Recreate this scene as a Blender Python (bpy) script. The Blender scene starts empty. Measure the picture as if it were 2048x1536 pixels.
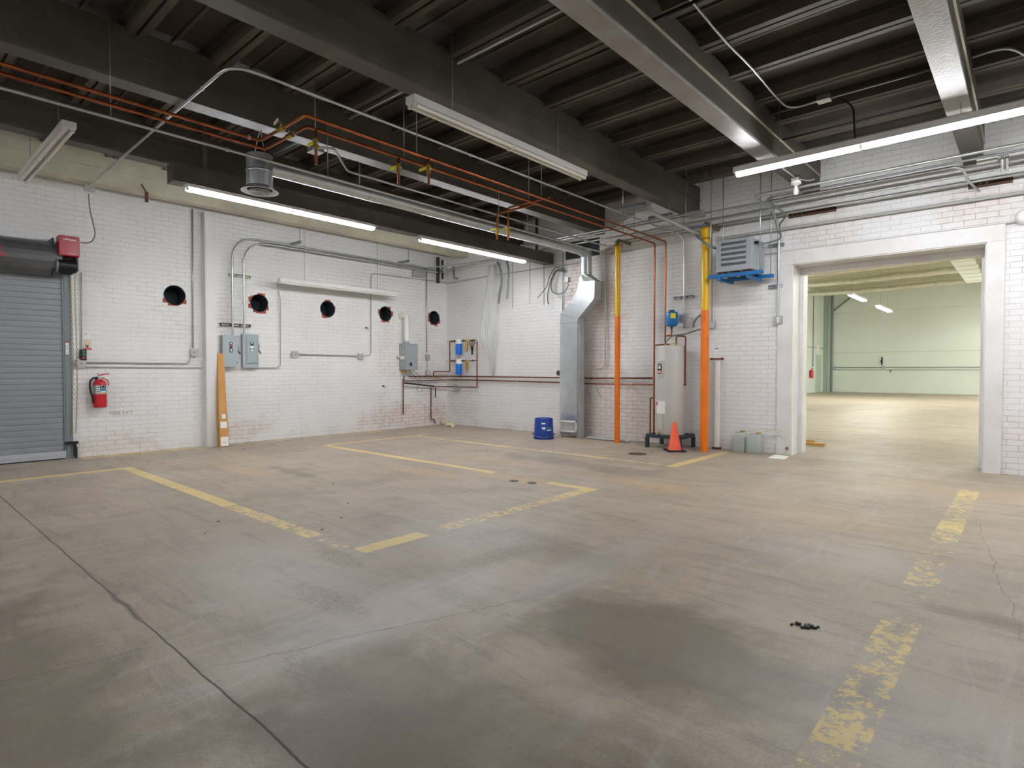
import bpy, math, random
from mathutils import Vector, Matrix
random.seed(7)
scene = bpy.context.scene
col = scene.collection
# ---------------------------------------------------------------- camera
CAM_H, FOC, PITCH, YAW = 1.2, 1167.0, math.radians(-1.33), math.radians(41.73)
cam_data = bpy.data.cameras.new('camera')
cam_data.sensor_width = 36.0
cam_data.lens = FOC / 2048.0 * 36.0
cam_data.clip_start = 0.05
cam_data.clip_end = 200
cam = bpy.data.objects.new('camera', cam_data)
col.objects.link(cam)
cam.location = (0, 0, CAM_H)
cam.rotation_euler = (math.pi/2 + PITCH, 0, YAW)
scene.camera = cam
# ---------------------------------------------------------------- world / view
w = bpy.data.worlds.new('world'); scene.world = w; w.use_nodes = True
w.node_tree.nodes['Background'].inputs[0].default_value = (0.6, 0.65, 0.75, 1)
w.node_tree.nodes['Background'].inputs[1].default_value = 0.02
vs = scene.view_settings
vs.view_transform = 'Standard'; vs.look = 'None'; vs.gamma = 1.0; vs.use_curve_mapping = False
vs.exposure = 1.55
TUBE = 33.0          # emission of a lit fluorescent tube in this hall
TUBE_FAR = 98.0      # the same in the neighbouring warehouse
# ---------------------------------------------------------------- measured planes of the hall (metres)
XL, YR = -9.80, 8.79          # inner faces of the left and of the right wall
XE, YB = 6.5, -6.5            # the two walls behind the camera
ZB, ZD = 3.60, 4.00           # underside of the steel beams, underside of the roof ribs
YF, XFL, ZF = 36.8, -8.9, 5.45  # neighbouring warehouse: far wall, left wall, ceiling
_cp, _sp = math.cos(PITCH), math.sin(PITCH)
FW = Vector((-math.sin(YAW)*_cp, math.cos(YAW)*_cp, _sp)); RT = Vector((math.cos(YAW), math.sin(YAW), 0)); UP = RT.cross(FW)
def on(px, py, ax, v):        # where the sight line through a photo point meets a plane of the room
    d = FW + RT*((px-1024)/FOC) + UP*((768-py)/FOC)
    o = Vector((0, 0, CAM_H)); t = (v-o[ax])/d[ax]
    return o + d*t
def LW(px, py, o=0.0): return on(px, py, 0, XL+o)
def RW(px, py, o=0.0): return on(px, py, 1, YR-o)
def FL(px, py, z=0.0): return on(px, py, 2, z)
# ---------------------------------------------------------------- materials
MATS = {}
def nt_new(name):
    m = bpy.data.materials.new(name); m.use_nodes = True
    nt = m.node_tree; b = nt.nodes['Principled BSDF']
    return m, nt, b
def N(nt, typ, **kw):
    n = nt.nodes.new(typ)
    for k, v in kw.items(): setattr(n, k, v)
    return n
def L(nt, a, b): nt.links.new(a, b)
def setin(nt, sock, v):
    if hasattr(v, 'is_linked') or isinstance(v, bpy.types.NodeSocket): nt.links.new(v, sock)
    else: sock.default_value = v
def math_n(nt, op, a, b=None, clamp=False):
    n = N(nt, 'ShaderNodeMath', operation=op, use_clamp=clamp)
    setin(nt, n.inputs[0], a)
    if b is not None: setin(nt, n.inputs[1], b)
    return n.outputs[0]
def mix_n(nt, f, a, b, typ='MIX'):
    n = N(nt, 'ShaderNodeMix', data_type='RGBA', blend_type=typ)
    setin(nt, n.inputs[0], f); setin(nt, n.inputs[6], a); setin(nt, n.inputs[7], b)
    return n.outputs[2]
def ramp_n(nt, f, lo, hi, c0=(0, 0, 0, 1), c1=(1, 1, 1, 1)):
    n = N(nt, 'ShaderNodeValToRGB'); L(nt, f, n.inputs[0])
    n.color_ramp.elements[0].position = lo; n.color_ramp.elements[1].position = hi
    n.color_ramp.elements[0].color = c0; n.color_ramp.elements[1].color = c1
    return n.outputs[0]
def noise_n(nt, vec, scale, detail=4.0, rough=0.55, dist=0.0):
    n = N(nt, 'ShaderNodeTexNoise'); L(nt, vec, n.inputs['Vector'])
    n.inputs['Scale'].default_value = scale; n.inputs['Detail'].default_value = detail
    n.inputs['Roughness'].default_value = rough; n.inputs['Distortion'].default_value = dist
    return n.outputs['Fac']
def C4(c): return (c[0], c[1], c[2], 1.0)
def hexc(h):
    h = h.lstrip('#'); v = [int(h[i:i+2], 16)/255 for i in (0, 2, 4)]
    return tuple(x/12.92 if x <= 0.04045 else ((x+0.055)/1.055)**2.4 for x in v)
def mat(name, c, rough=0.5, metal=0.0, var=0.0, vscale=6.0, bump=0.0, bscale=30.0, c2=None, spec=0.5, alpha=1.0, trans=0.0):
    """procedural paint / metal / plastic: colour varied by noise, optional fine bump"""
    if isinstance(c, str): c = hexc(c)
    if isinstance(c2, str): c2 = hexc(c2)
    m, nt, b = nt_new(name)
    geo = N(nt, 'ShaderNodeNewGeometry')
    if c2 is None: c2 = tuple(x*(1-var) for x in c)
    if var > 0 or c2 != c:
        f = noise_n(nt, geo.outputs['Position'], vscale, 6.0, 0.6)
        f = ramp_n(nt, f, 0.35, 0.7)
        L(nt, mix_n(nt, f, C4(c), C4(c2)), b.inputs['Base Color'])
    else:
        b.inputs['Base Color'].default_value = C4(c)
    b.inputs['Roughness'].default_value = rough; b.inputs['Metallic'].default_value = metal
    b.inputs['Specular IOR Level'].default_value = spec
    b.inputs['Alpha'].default_value = alpha; b.inputs['Transmission Weight'].default_value = trans
    if bump > 0:
        bn = N(nt, 'ShaderNodeBump'); bn.inputs['Strength'].default_value = bump; bn.inputs['Distance'].default_value = 0.01
        L(nt, noise_n(nt, geo.outputs['Position'], bscale, 5.0), bn.inputs['Height']); L(nt, bn.outputs[0], b.inputs['Normal'])
    MATS[name] = m
    return m
def emis(name, c, s):
    m, nt, b = nt_new(name)
    b.inputs['Base Color'].default_value = C4((0.8, 0.8, 0.8)); b.inputs['Emission Color'].default_value = C4(c); b.inputs['Emission Strength'].default_value = s
    MATS[name] = m
    return m
def box_mask(nt, P, x0, x1, y0, y1, soft=0.004):
    """1 inside a rectangle of the two first coordinates, 0 outside"""
    def side(v, lim, sgn):
        d = math_n(nt, 'SUBTRACT', v, lim) if sgn > 0 else math_n(nt, 'SUBTRACT', lim, v)
        return math_n(nt, 'DIVIDE', d, soft, True)
    a = math_n(nt, 'MULTIPLY', side(P[0], x0, 1), side(P[0], x1, -1))
    b = math_n(nt, 'MULTIPLY', side(P[1], y0, 1), side(P[1], y1, -1))
    return math_n(nt, 'MULTIPLY', a, b)
def blob(nt, P, x, y, rx, ry, n=None, amt=0.0):
    """soft spot, 1 in the middle, 0 outside the ellipse; edge broken up by noise n"""
    dx = math_n(nt, 'DIVIDE', math_n(nt, 'SUBTRACT', P[0], x), rx); dy = math_n(nt, 'DIVIDE', math_n(nt, 'SUBTRACT', P[1], y), ry)
    d = math_n(nt, 'SQRT', math_n(nt, 'ADD', math_n(nt, 'MULTIPLY', dx, dx), math_n(nt, 'MULTIPLY', dy, dy)))
    v = math_n(nt, 'SUBTRACT', 1.0, d)
    if n is not None: v = math_n(nt, 'ADD', v, math_n(nt, 'MULTIPLY', math_n(nt, 'SUBTRACT', n, 0.5), amt))
    return math_n(nt, 'MULTIPLY', v, 2.0, True)

def brick_material(name, horiz, spots=(), paint=(0.82, 0.81, 0.80)):
    """white painted common brick; horiz = index of the horizontal wall coordinate; spots = worn, pink-brown places"""
    m, nt, b = nt_new(name)
    geo = N(nt, 'ShaderNodeNewGeometry'); sx = N(nt, 'ShaderNodeSeparateXYZ'); L(nt, geo.outputs['Position'], sx.inputs[0])
    H, Z = sx.outputs[horiz], sx.outputs[2]
    pos = geo.outputs['Position']
    wob = math_n(nt, 'MULTIPLY', math_n(nt, 'SUBTRACT', noise_n(nt, pos, 1.7, 2.0), 0.5), 0.02)
    wob2 = math_n(nt, 'MULTIPLY', math_n(nt, 'SUBTRACT', noise_n(nt, pos, 14.0, 2.0), 0.5), 0.007)
    cx = N(nt, 'ShaderNodeCombineXYZ')
    L(nt, math_n(nt, 'ADD', H, wob2), cx.inputs[0]); L(nt, math_n(nt, 'ADD', math_n(nt, 'ADD', Z, wob), wob2), cx.inputs[1])
    br = N(nt, 'ShaderNodeTexBrick'); L(nt, cx.outputs[0], br.inputs['Vector'])
    br.offset = 0.5; br.squash = 1.0
    for k, v in (('Scale', 1.0), ('Mortar Size', 0.0035), ('Mortar Smooth', 0.6), ('Bias', 0.0), ('Brick Width', 0.212), ('Row Height', 0.0677)):
        br.inputs[k].default_value = v
    br.inputs['Color1'].default_value = (0.25, 0.25, 0.25, 1); br.inputs['Color2'].default_value = (0.8, 0.8, 0.8, 1); br.inputs['Mortar'].default_value = (0, 0, 0, 1)
    fac = br.outputs['Fac']
    broad = noise_n(nt, pos, 0.9, 5.0, 0.6); fine = noise_n(nt, pos, 9.0, 6.0, 0.65); pat = noise_n(nt, pos, 3.2, 5.0, 0.6)
    c = mix_n(nt, ramp_n(nt, broad, 0.35, 0.7), C4(paint), C4((paint[0]*0.93, paint[1]*0.93, paint[2]*0.93)))
    c = mix_n(nt, math_n(nt, 'MULTIPLY', ramp_n(nt, fine, 0.55, 0.75), 0.20), c, (0.62, 0.60, 0.58, 1))
    # mortar joints catch dirt where the paint is thin
    jm = math_n(nt, 'MULTIPLY', fac, math_n(nt, 'ADD', math_n(nt, 'MULTIPLY', ramp_n(nt, pat, 0.45, 0.66), 0.42), 0.05))
    c = mix_n(nt, jm, c, (0.30, 0.27, 0.25, 1))
    # worn places
    Pm = (H, Z)
    foot = math_n(nt, 'MULTIPLY', math_n(nt, 'SUBTRACT', 0.20, Z), 4.5, True)
    wsum = math_n(nt, 'MULTIPLY', foot, ramp_n(nt, pat, 0.40, 0.65))
    for (hx, hz, rx, rz, k) in spots:
        wsum = math_n(nt, 'MAXIMUM', wsum, math_n(nt, 'MULTIPLY', blob(nt, Pm, hx, hz, rx, rz, pat, 1.6), k))
    bare = mix_n(nt, ramp_n(nt, fine, 0.42, 0.60), (0.72, 0.58, 0.50, 1), (0.50, 0.25, 0.16, 1))
    c = mix_n(nt, math_n(nt, 'MULTIPLY', wsum, 0.42), c, bare)
    c = mix_n(nt, math_n(nt, 'MULTIPLY', math_n(nt, 'MULTIPLY', wsum, fac), 0.8), c, (0.32, 0.16, 0.10, 1))
    # little black holes and chips
    vo = N(nt, 'ShaderNodeTexVoronoi'); L(nt, pos, vo.inputs['Vector']); vo.inputs['Scale'].default_value = 1.9
    chip = math_n(nt, 'LESS_THAN', vo.outputs['Distance'], 0.016)
    c = mix_n(nt, math_n(nt, 'MULTIPLY', chip, 0.85), c, (0.05, 0.045, 0.04, 1))
    L(nt, c, b.inputs['Base Color']); b.inputs['Roughness'].default_value = 0.55
    bn = N(nt, 'ShaderNodeBump'); bn.inputs['Strength'].default_value = 0.6; bn.inputs['Distance'].default_value = 0.012
    hgt = math_n(nt, 'ADD', math_n(nt, 'MULTIPLY', fac, -0.6), math_n(nt, 'MULTIPLY', fine, 0.35))
    tone = N(nt, 'ShaderNodeSeparateColor'); L(nt, br.outputs['Color'], tone.inputs[0])
    hgt = math_n(nt, 'ADD', hgt, math_n(nt, 'MULTIPLY', tone.outputs[0], 0.35))
    L(nt, hgt, bn.inputs['Height']); L(nt, bn.outputs[0], b.inputs['Normal'])
    MATS[name] = m
    return m
def floor_material(name, lines=True):
    m, nt, b = nt_new(name)
    geo = N(nt, 'ShaderNodeNewGeometry'); sx = N(nt, 'ShaderNodeSeparateXYZ'); L(nt, geo.outputs['Position'], sx.inputs[0])
    P = (sx.outputs[0], sx.outputs[1]); pos = geo.outputs['Position']
    big = noise_n(nt, pos, 0.35, 5.0, 0.6, 0.4); mid = noise_n(nt, pos, 1.6, 7.0, 0.65, 0.3); fine = noise_n(nt, pos, 14.0, 6.0, 0.7); grit = noise_n(nt, pos, 90.0, 3.0, 0.8)
    # streaks left by wheels, mostly along X
    mp = N(nt, 'ShaderNodeMapping'); L(nt, pos, mp.inputs[0]); mp.inputs['Scale'].default_value = (0.9, 5.5, 1); mp.inputs['Rotation'].default_value = (0, 0, 0.5)
    streak = noise_n(nt, mp.outputs[0], 1.6, 7.0, 0.7, 0.8)
    mp2 = N(nt, 'ShaderNodeMapping'); L(nt, pos, mp2.inputs[0]); mp2.inputs['Scale'].default_value = (7.0, 1.2, 1); mp2.inputs['Rotation'].default_value = (0, 0, 0.12)
    streak2 = noise_n(nt, mp2.outputs[0], 1.1, 8.0, 0.72, 1.2)
    c = mix_n(nt, ramp_n(nt, big, 0.35, 0.68), FLOOR_A, FLOOR_B)
    c = mix_n(nt, math_n(nt, 'MULTIPLY', ramp_n(nt, mid, 0.42, 0.72), 0.55), c, FLOOR_C)
    c = mix_n(nt, math_n(nt, 'MULTIPLY', ramp_n(nt, streak, 0.50, 0.66), 0.50), c, (0.20, 0.165, 0.13, 1))
    c = mix_n(nt, math_n(nt, 'MULTIPLY', ramp_n(nt, streak2, 0.54, 0.70), 0.55), c, (0.46, 0.43, 0.40, 1))
    c = mix_n(nt, math_n(nt, 'MULTIPLY', ramp_n(nt, fine, 0.58, 0.72), 0.35), c, (0.17, 0.14, 0.11, 1))
    c = mix_n(nt, math_n(nt, 'MULTIPLY', ramp_n(nt, grit, 0.58, 0.72), 0.42), c, (0.60, 0.57, 0.53, 1))
    c = mix_n(nt, math_n(nt, 'MULTIPLY', ramp_n(nt, grit, 0.30, 0.38, (1, 1, 1, 1), (0, 0, 0, 1)), 0.5), c, (0.09, 0.07, 0.06, 1))
    speck = noise_n(nt, pos, 130.0, 2.0, 0.8); scr = noise_n(nt, mp.outputs[0], 22.0, 4.0, 0.75, 0.5)
    c = mix_n(nt, math_n(nt, 'MULTIPLY', ramp_n(nt, speck, 0.59, 0.68), 0.55), c, (0.62, 0.58, 0.53, 1))
    c = mix_n(nt, math_n(nt, 'MULTIPLY', ramp_n(nt, scr, 0.60, 0.70), 0.45), c, (0.14, 0.11, 0.085, 1))
    rough = math_n(nt, 'ADD', math_n(nt, 'MULTIPLY', mid, 0.30), 0.34)
    h = math_n(nt, 'ADD', math_n(nt, 'MULTIPLY', grit, 0.35), math_n(nt, 'MULTIPLY', fine, 0.5))
    if lines:
        # darker brown areas with broken edges, orange clay dust
        for (x, y, rx, ry, k) in ((-1.25, 2.35, .95, 0.55, .70), (-1.5, 1.3, 1.2, 0.5, .60), (-2.9, 0.1, 2.6, 0.7, .60), (-0.6, 0.7, 1.5, 0.9, .70), (-1.3, 1.0, .9, .5, .5), (-5.2, -.3, 2.6, 1.0, .55), (-6.4, 3.4, .8, .13, .5), (-4.3, 6.1, 2.2, .3, .35), (-0.1, 3.6, 0.35, 0.16, .6), (-2.6, 3.1, 1.0, .35, .3), (-4.22, 7.44, .2, .13, .9)):
            c = mix_n(nt, math_n(nt, 'MULTIPLY', blob(nt, P, x, y, rx, ry, mid, 1.8), k), c, (0.16, 0.125, 0.09, 1))
        for (x, y, rx, ry, k) in ((-7.0, 3.05, .75, .16, .8), (-5.3, 4.45, .9, .2, .7), (-2.95, 5.5, .62, .25, .9), (-4.3, 4.85, .8, .2, .7), (-8.2, 3.6, .9, .22, .5), (-5.0, 5.6, 1.6, .22, .5), (-1.35, 5.2, .7, .4, .4), (-0.2, 7.2, 1.2, .5, .45), (-6.6, 8.3, 1.6, .3, .5)):
            c = mix_n(nt, math_n(nt, 'MULTIPLY', math_n(nt, 'MULTIPLY', blob(nt, P, x, y, rx, ry, mid, 2.6), ramp_n(nt, fine, 0.34, 0.62)), k), c, (0.56, 0.37, 0.20, 1))
        # pale scuffed wheel tracks
        for (x, y, rx, ry, k) in ((-2.35, 1.75, .30, 1.1, .6), (-2.0, 2.9, .22, 1.2, .45), (-3.4, 1.6, 1.0, .5, .4), (-3.1, 3.0, .7, .5, .35), (-0.8, 4.2, .8, .4, .3), (-0.1, 2.3, .9, .5, .35)):
            c = mix_n(nt, math_n(nt, 'MULTIPLY', math_n(nt, 'MULTIPLY', blob(nt, P, x, y, rx, ry, mid, 1.5), streak2), k*1.5), c, (0.52, 0.49, 0.47, 1))
        # dark rubber scrub marks
        for (x, y, rx, ry, k) in ((-3.30, 2.02, .30, .10, .8), (-2.75, 1.62, .45, .11, .8), (-2.05, 1.18, .40, .12, .8), (-1.72, .95, .3, .1, .7), (-2.55, 2.75, .16, .45, .7), (-2.2, 2.1, .35, .12, .5)):
            c = mix_n(nt, math_n(nt, 'MULTIPLY', math_n(nt, 'MULTIPLY', blob(nt, P, x, y, rx, ry, fine, 1.6), ramp_n(nt, scr, 0.38, 0.60)), k*.62), c, (0.15, 0.12, 0.09, 1))
        # worn yellow paint: x0,x1,y0,y1, wear
        wn = noise_n(nt, pos, 17.0, 10.0, 0.80, 0.15)
        wb = noise_n(nt, pos, 1.3, 3.0, 0.6)
        wear = math_n(nt, 'ADD', math_n(nt, 'MULTIPLY', wn, 0.85), math_n(nt, 'MULTIPLY', wb, 0.35))
        for (x0, x1, y0, y1, t) in YELLOW:
            msk = box_mask(nt, P, x0, x1, y0, y1)
            chip = math_n(nt, 'MULTIPLY', math_n(nt, 'SUBTRACT', wear, t), 26.0, True)
            k = math_n(nt, 'MULTIPLY', msk, chip)
            c = mix_n(nt, math_n(nt, 'MULTIPLY', k, 0.92), c, mix_n(nt, ramp_n(nt, mid, 0.3, 0.75), (0.80, 0.62, 0.25, 1), (0.62, 0.47, 0.21, 1)))
            h = math_n(nt, 'ADD', h, math_n(nt, 'MULTIPLY', k, 0.12))
        # saw-cut joint along X and hairline cracks
        wj = math_n(nt, 'MULTIPLY', math_n(nt, 'SUBTRACT', noise_n(nt, pos, 5.0, 4.0), 0.5), 0.05)
        def crack(axis, at, lo, hi, wdt, k, wig, slope=0.0):
            v = P[1] if axis == 0 else P[0]; u = P[0] if axis == 0 else P[1]
            d = math_n(nt, 'SUBTRACT', math_n(nt, 'ADD', v, math_n(nt, 'MULTIPLY', wj, wig)), math_n(nt, 'ADD', at, math_n(nt, 'MULTIPLY', u, slope)))
            line = math_n(nt, 'SUBTRACT', 1.0, math_n(nt, 'DIVIDE', math_n(nt, 'ABSOLUTE', d), wdt), True)
            rng = math_n(nt, 'MULTIPLY', math_n(nt, 'MULTIPLY', math_n(nt, 'SUBTRACT', u, lo), 8.0, True), math_n(nt, 'MULTIPLY', math_n(nt, 'SUBTRACT', hi, u), 8.0, True))
            return math_n(nt, 'MULTIPLY', math_n(nt, 'MULTIPLY', line, rng), k)
        cr = math_n(nt, 'MAXIMUM', crack(0, 0.885, -12, 7, 0.0075, 1.0, 0.45), crack(0, 0.885, -3.75, -3.1, 0.022, .8, 0.9))
        for a in ((1, -5.0, .9, 2.4, .006, .7, 1.6, .15), (1, -2.78, .9, 2.5, .005, .55, 2.0, .35), (1, -3.0, -2.0, .9, .005, .5, 2.0, .2), (0, 3.35, -6, -2.5, .005, .3, 3, .12), (0, 6.2, -9, -1, .006, .45, 2.2, -.02), (1, -1.95, 5.2, 8.0, .006, .45, 2.5, -.05), (0, 5.0, -3.2, 1, .005, .4, 3, .05), (1, .4, 0, 6, .005, .5, 2.5, -.12)):
            cr = math_n(nt, 'MAXIMUM', cr, crack(*a))
        c = mix_n(nt, cr, c, (0.045, 0.035, 0.028, 1))
        h = math_n(nt, 'SUBTRACT', h, math_n(nt, 'MULTIPLY', cr, 1.2))
        # threshold strip under the doorway
        c = mix_n(nt, math_n(nt, 'MULTIPLY', box_mask(nt, P, -2.6, -0.3, 8.74, 8.79), 0.5), c, (0.5, 0.47, 0.42, 1))
    L(nt, c, b.inputs['Base Color']); L(nt, rough, b.inputs['Roughness']); b.inputs['Specular IOR Level'].default_value = 0.45
    bn = N(nt, 'ShaderNodeBump'); bn.inputs['Strength'].default_value = 0.35; bn.inputs['Distance'].default_value = 0.008
    L(nt, h, bn.inputs['Height']); L(nt, bn.outputs[0], b.inputs['Normal'])
    MATS[name] = m
    return m
FLOOR_A, FLOOR_B, FLOOR_C = (0.45, 0.370, 0.280, 1), (0.36, 0.295, 0.225, 1), (0.26, 0.21, 0.158, 1)
YELLOW = ((-8.30, -5.3, 2.12, 2.25, .44), (-5.3, -3.85, 2.12, 2.25, .565), (-3.78, -3.45, 2.14, 2.22, .62), (-8.36, -8.22, -3.0, 2.25, .40),
          (-3.40, -3.25, 2.20, 2.75, .555), (-3.40, -3.25, 2.95, 4.1, .60), (-3.40, -3.25, 4.1, 4.95, .54), (-8.46, -4.70, 4.90, 5.02, .38), (-3.85, -3.26, 4.84, 4.96, .42),
          (-8.52, -8.40, 5.0, 7.0, .54), (-8.4, -3.5, 6.74, 6.84, .56), (-7.4, -6.1, 6.74, 6.84, .35), (-5.0, -4.3, 6.74, 6.84, .45), (-3.42, -3.28, 6.72, 8.5, .50),
          (-0.53, -0.37, 1.45, 1.9, .64), (-0.53, -0.37, 1.9, 2.05, .62), (-0.53, -0.37, 2.05, 2.75, .575), (-0.53, -0.37, 2.75, 3.35, .60), (-0.53, -0.37, 3.35, 3.9, .67), (-0.53, -0.37, 3.9, 4.5, .60), (-0.53, -0.37, 4.5, 5.4, .65), (-0.53, -0.37, 5.4, 6.9, .575), (-0.53, -0.37, 6.9, 7.4, .61), (-9.8, -9.55, 2.0, 8.0, .60))
mFloor = floor_material('concrete_floor')
mFloorFar = floor_material('concrete_floor_plain', False)
mWallL = brick_material('painted_brick_left', 1, ((7.9, .25, 1.6, .35, .9), (7.2, 1.6, .35, 1.0, .35), (8.3, 1.2, .5, 1.2, .35), (3.95, 2.1, .15, .5, .5), (4.2, .2, .6, .25, .7), (2.4, .15, .6, .2, .5), (3.2, 1.9, .35, .5, .25)))
mWallR = brick_material('painted_brick_right', 0, ((-6.15, 2.8, .45, .9, .95), (-5.6, 1.9, .55, 2.2, .75), (-5.4, .4, 1.2, .8, .75), (-5.7, 3.2, .8, .4, .7), (-4.9, .6, .5, .6, .5), (-9.3, .6, .7, .8, .45), (-2.2, 3.2, .5, .4, .5), (-.5, 3.15, .5, .3, .6), (-0.1, .3, .6, .4, .35)))
mWallB = brick_material('painted_brick_back', 0)
mPaintW = mat('white_wall_paint', '#e2e0de', .5, var=.06, vscale=2.5, bump=.1, bscale=60)
mTrim = mat('white_trim_paint', '#e6e4e3', .42, var=.05, vscale=3, c2='#d6d3cf')
mDrywall = mat('pale_green_wall_paint', '#e2e8de', .55, var=.04, vscale=.8)
mFarCeil = mat('warehouse_ceiling', '#c6c4ac', .6, var=.1)
mBeam = mat('darkened_steel_beam', (0.072, 0.064, 0.050), .5, var=.0, c2=(0.115, 0.102, 0.080), vscale=2.2, bump=.25, bscale=25)  # dirty dark paint, darkened further in place of shade above the lamps
mBeamPale = mat('cream_painted_beam', (0.60, 0.56, 0.43), .55, c2=(0.44, 0.40, 0.30), vscale=2.6, bump=.2, bscale=25)
mPlate = mat('light_grey_cover_plate', (0.26, 0.24, 0.215), .42, c2=(0.34, 0.33, 0.32), vscale=3.5, bump=.3, bscale=35)  # paler grey than the plates of the other beams
mDeck = mat('darkened_roof_deck', (0.075, 0.060, 0.050), .7, c2=(0.042, 0.034, 0.028), vscale=2.4, bump=.3, bscale=20)  # colour kept dark to stand in for the dim light overhead
mRib = mat('roof_deck_rib', (0.085, 0.072, 0.06), .65, c2=(0.12, 0.095, 0.07), vscale=3.0, bump=.3, bscale=20)
mGalv = mat('galvanised_steel', '#c4c9cc', .28, .85, var=.18, vscale=4)
mDuct = mat('sheet_metal_duct', '#cdd3d6', .30, .75, var=.14, vscale=5)
mEMT = mat('zinc_conduit', '#bfc2c0', .32, .7, var=.15, vscale=10)
mCondW = mat('painted_conduit', '#b4b3ae', .5, var=.12, vscale=12)
mCopper = mat('copper_pipe', '#b8683d', .30, .9, c2='#8a4a2c', vscale=9)
mCopperD = mat('tarnished_copper', '#8f5338', .42, .6, c2='#6e3f2c', vscale=14)
mBrass = mat('brass', '#c9a446', .3, .85, var=.2, vscale=20)
mBlack = mat('black_plastic', '#1c1d1f', .45)
mBlackM = mat('black_cast_iron', '#202225', .4, .3, var=.3, vscale=20)
mRed = mat('red_enamel', '#a8202c', .30, c2='#8e1826', vscale=8)
mExtRed = mat('extinguisher_red', '#c3222c', .25)
mGreyBox = mat('grey_enclosure_paint', '#a4afb2', .42, var=.05, vscale=5)
mGreyDk = mat('grey_enclosure_edge', '#7d8789', .45)
mPlateGrey = mat('outlet_box_metal', '#b8bab9', .38, .45, var=.15, vscale=25)
mSilverW = mat('heater_silver_paint', '#a3a7ac', .38, .25, var=.05)
mWhitePl = mat('white_plastic', '#e9e8e4', .35, var=.03)
mPVC = mat('pvc_pipe', '#e0dad2', .4, var=.06, vscale=7)
mPVCold = mat('yellowed_pvc', '#ddd2b6', .45, var=.1, vscale=12)
mYellow = mat('yellow_pole_paint', '#e8b90c', .28, c2='#d9a808', vscale=5)
mOrange = mat('orange_pole_paint', '#f07c16', .32, c2='#e26f10', vscale=4)
mCone = mat('traffic_cone_vinyl', '#f4532c', .5, c2='#e8694a', vscale=10)
mBlue = mat('blue_plastic_pail', '#0f3fa0', .28, c2='#0c3488', vscale=6)
mBlueF = mat('blue_filter_plastic', '#0a6fd6', .3)
mBlueT = mat('blue_tank_enamel', '#1472b8', .3)
mBlueS = mat('blue_steel_shelf', '#1668a6', .4)
mStrut = mat('strut_channel_steel', '#8d959c', .4, .5, var=.15, vscale=9)
mCard = mat('cardboard', '#c89458', .75, c2='#bb8748', vscale=4)
mCardD = mat('cardboard_crease_shade', '#a97c48', .8)  # shaded copy of the cardboard colour, drawn as the crease
mYelHandle = mat('yellow_valve_handle', '#d8cf2a', .4)
mDoorGrey = mat('grey_door_slat', '#8c8f94', .45, .1, var=.04, vscale=6)
mDoorAl = mat('aluminium_bottom_bar', '#c8cbd2', .35, .6)
mRust = mat('rusty_steel', '#4a3029', .7, c2='#6a4334', vscale=14)
mHeater = mat('water_heater_enamel', '#c3c1bb', .35, var=.03, vscale=3)
mStand = mat('dark_steel_stand', '#30363a', .5)
mDark = mat('recess_shade', (0.034, 0.042, 0.050), .9, spec=.1)  # shade inside holes and openings, put into the colour
mBrickRed = mat('broken_brick', '#a5503c', .85, c2='#8d5142', vscale=25, bump=.6, bscale=60)
mPaper = mat('paper', '#ecebe9', .7, var=.02)
mFoil = mat('foil_wrapped_duct', '#d2d0bc', .4, .3, var=.2, vscale=7, bump=.9, bscale=9)
mWood = mat('wood_plank', '#c99a52', .65, var=.2, vscale=8)
mFlex = mat('flexible_conduit', '#8a8d8e', .45, .4, var=.2, vscale=40)
mChain = mat('brass_plated_chain', '#a58a4c', .4, .7, var=.25, vscale=30)
mFixture = mat('fixture_white_enamel', '#dcdbd7', .4, var=.04, vscale=5)
mTubeOff = mat('unlit_tube_glass', '#e9e6de', .25)
mOldTube = mat('aged_tube_glass', '#d8cec0', .3)
mRubber = mat('black_rubber', '#151515', .6)
mGreen = mat('green_plastic', '#2f8f5b', .4)
mLabelW = mat('label_white', '#f0f0ee', .5)
mLabelR = mat('label_red', '#c8303a', .5)
mLabelY = mat('label_yellow', '#e3d22a', .5)
mLabelB = mat('label_black', '#1a1a1c', .5)
mLabelT = mat('label_teal', '#2a7f9c', .5)
mLabelG = mat('label_silver', '#b9bcbe', .35, .5, var=.2, vscale=60)
mPaintStencil = mat('faded_tan_lettering', '#b7a387', .7)
mSheet = mat('clear_plastic_sheet', '#efefec', .3, alpha=.62)
mJug = mat('translucent_jug', '#cfd6cd', .3, alpha=.55)
mLiquid = mat('greenish_liquid', '#a3b9ae', .2)
mTubeLit = emis('lit_fluorescent_tube', (0.93, 0.96, 1.0), TUBE)
mTubeFar = emis('lit_warehouse_tube', (0.97, 1.0, 0.93), TUBE_FAR)
mBulb = mat('white_bulb_glass', '#f5f3ee', .3)
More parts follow.
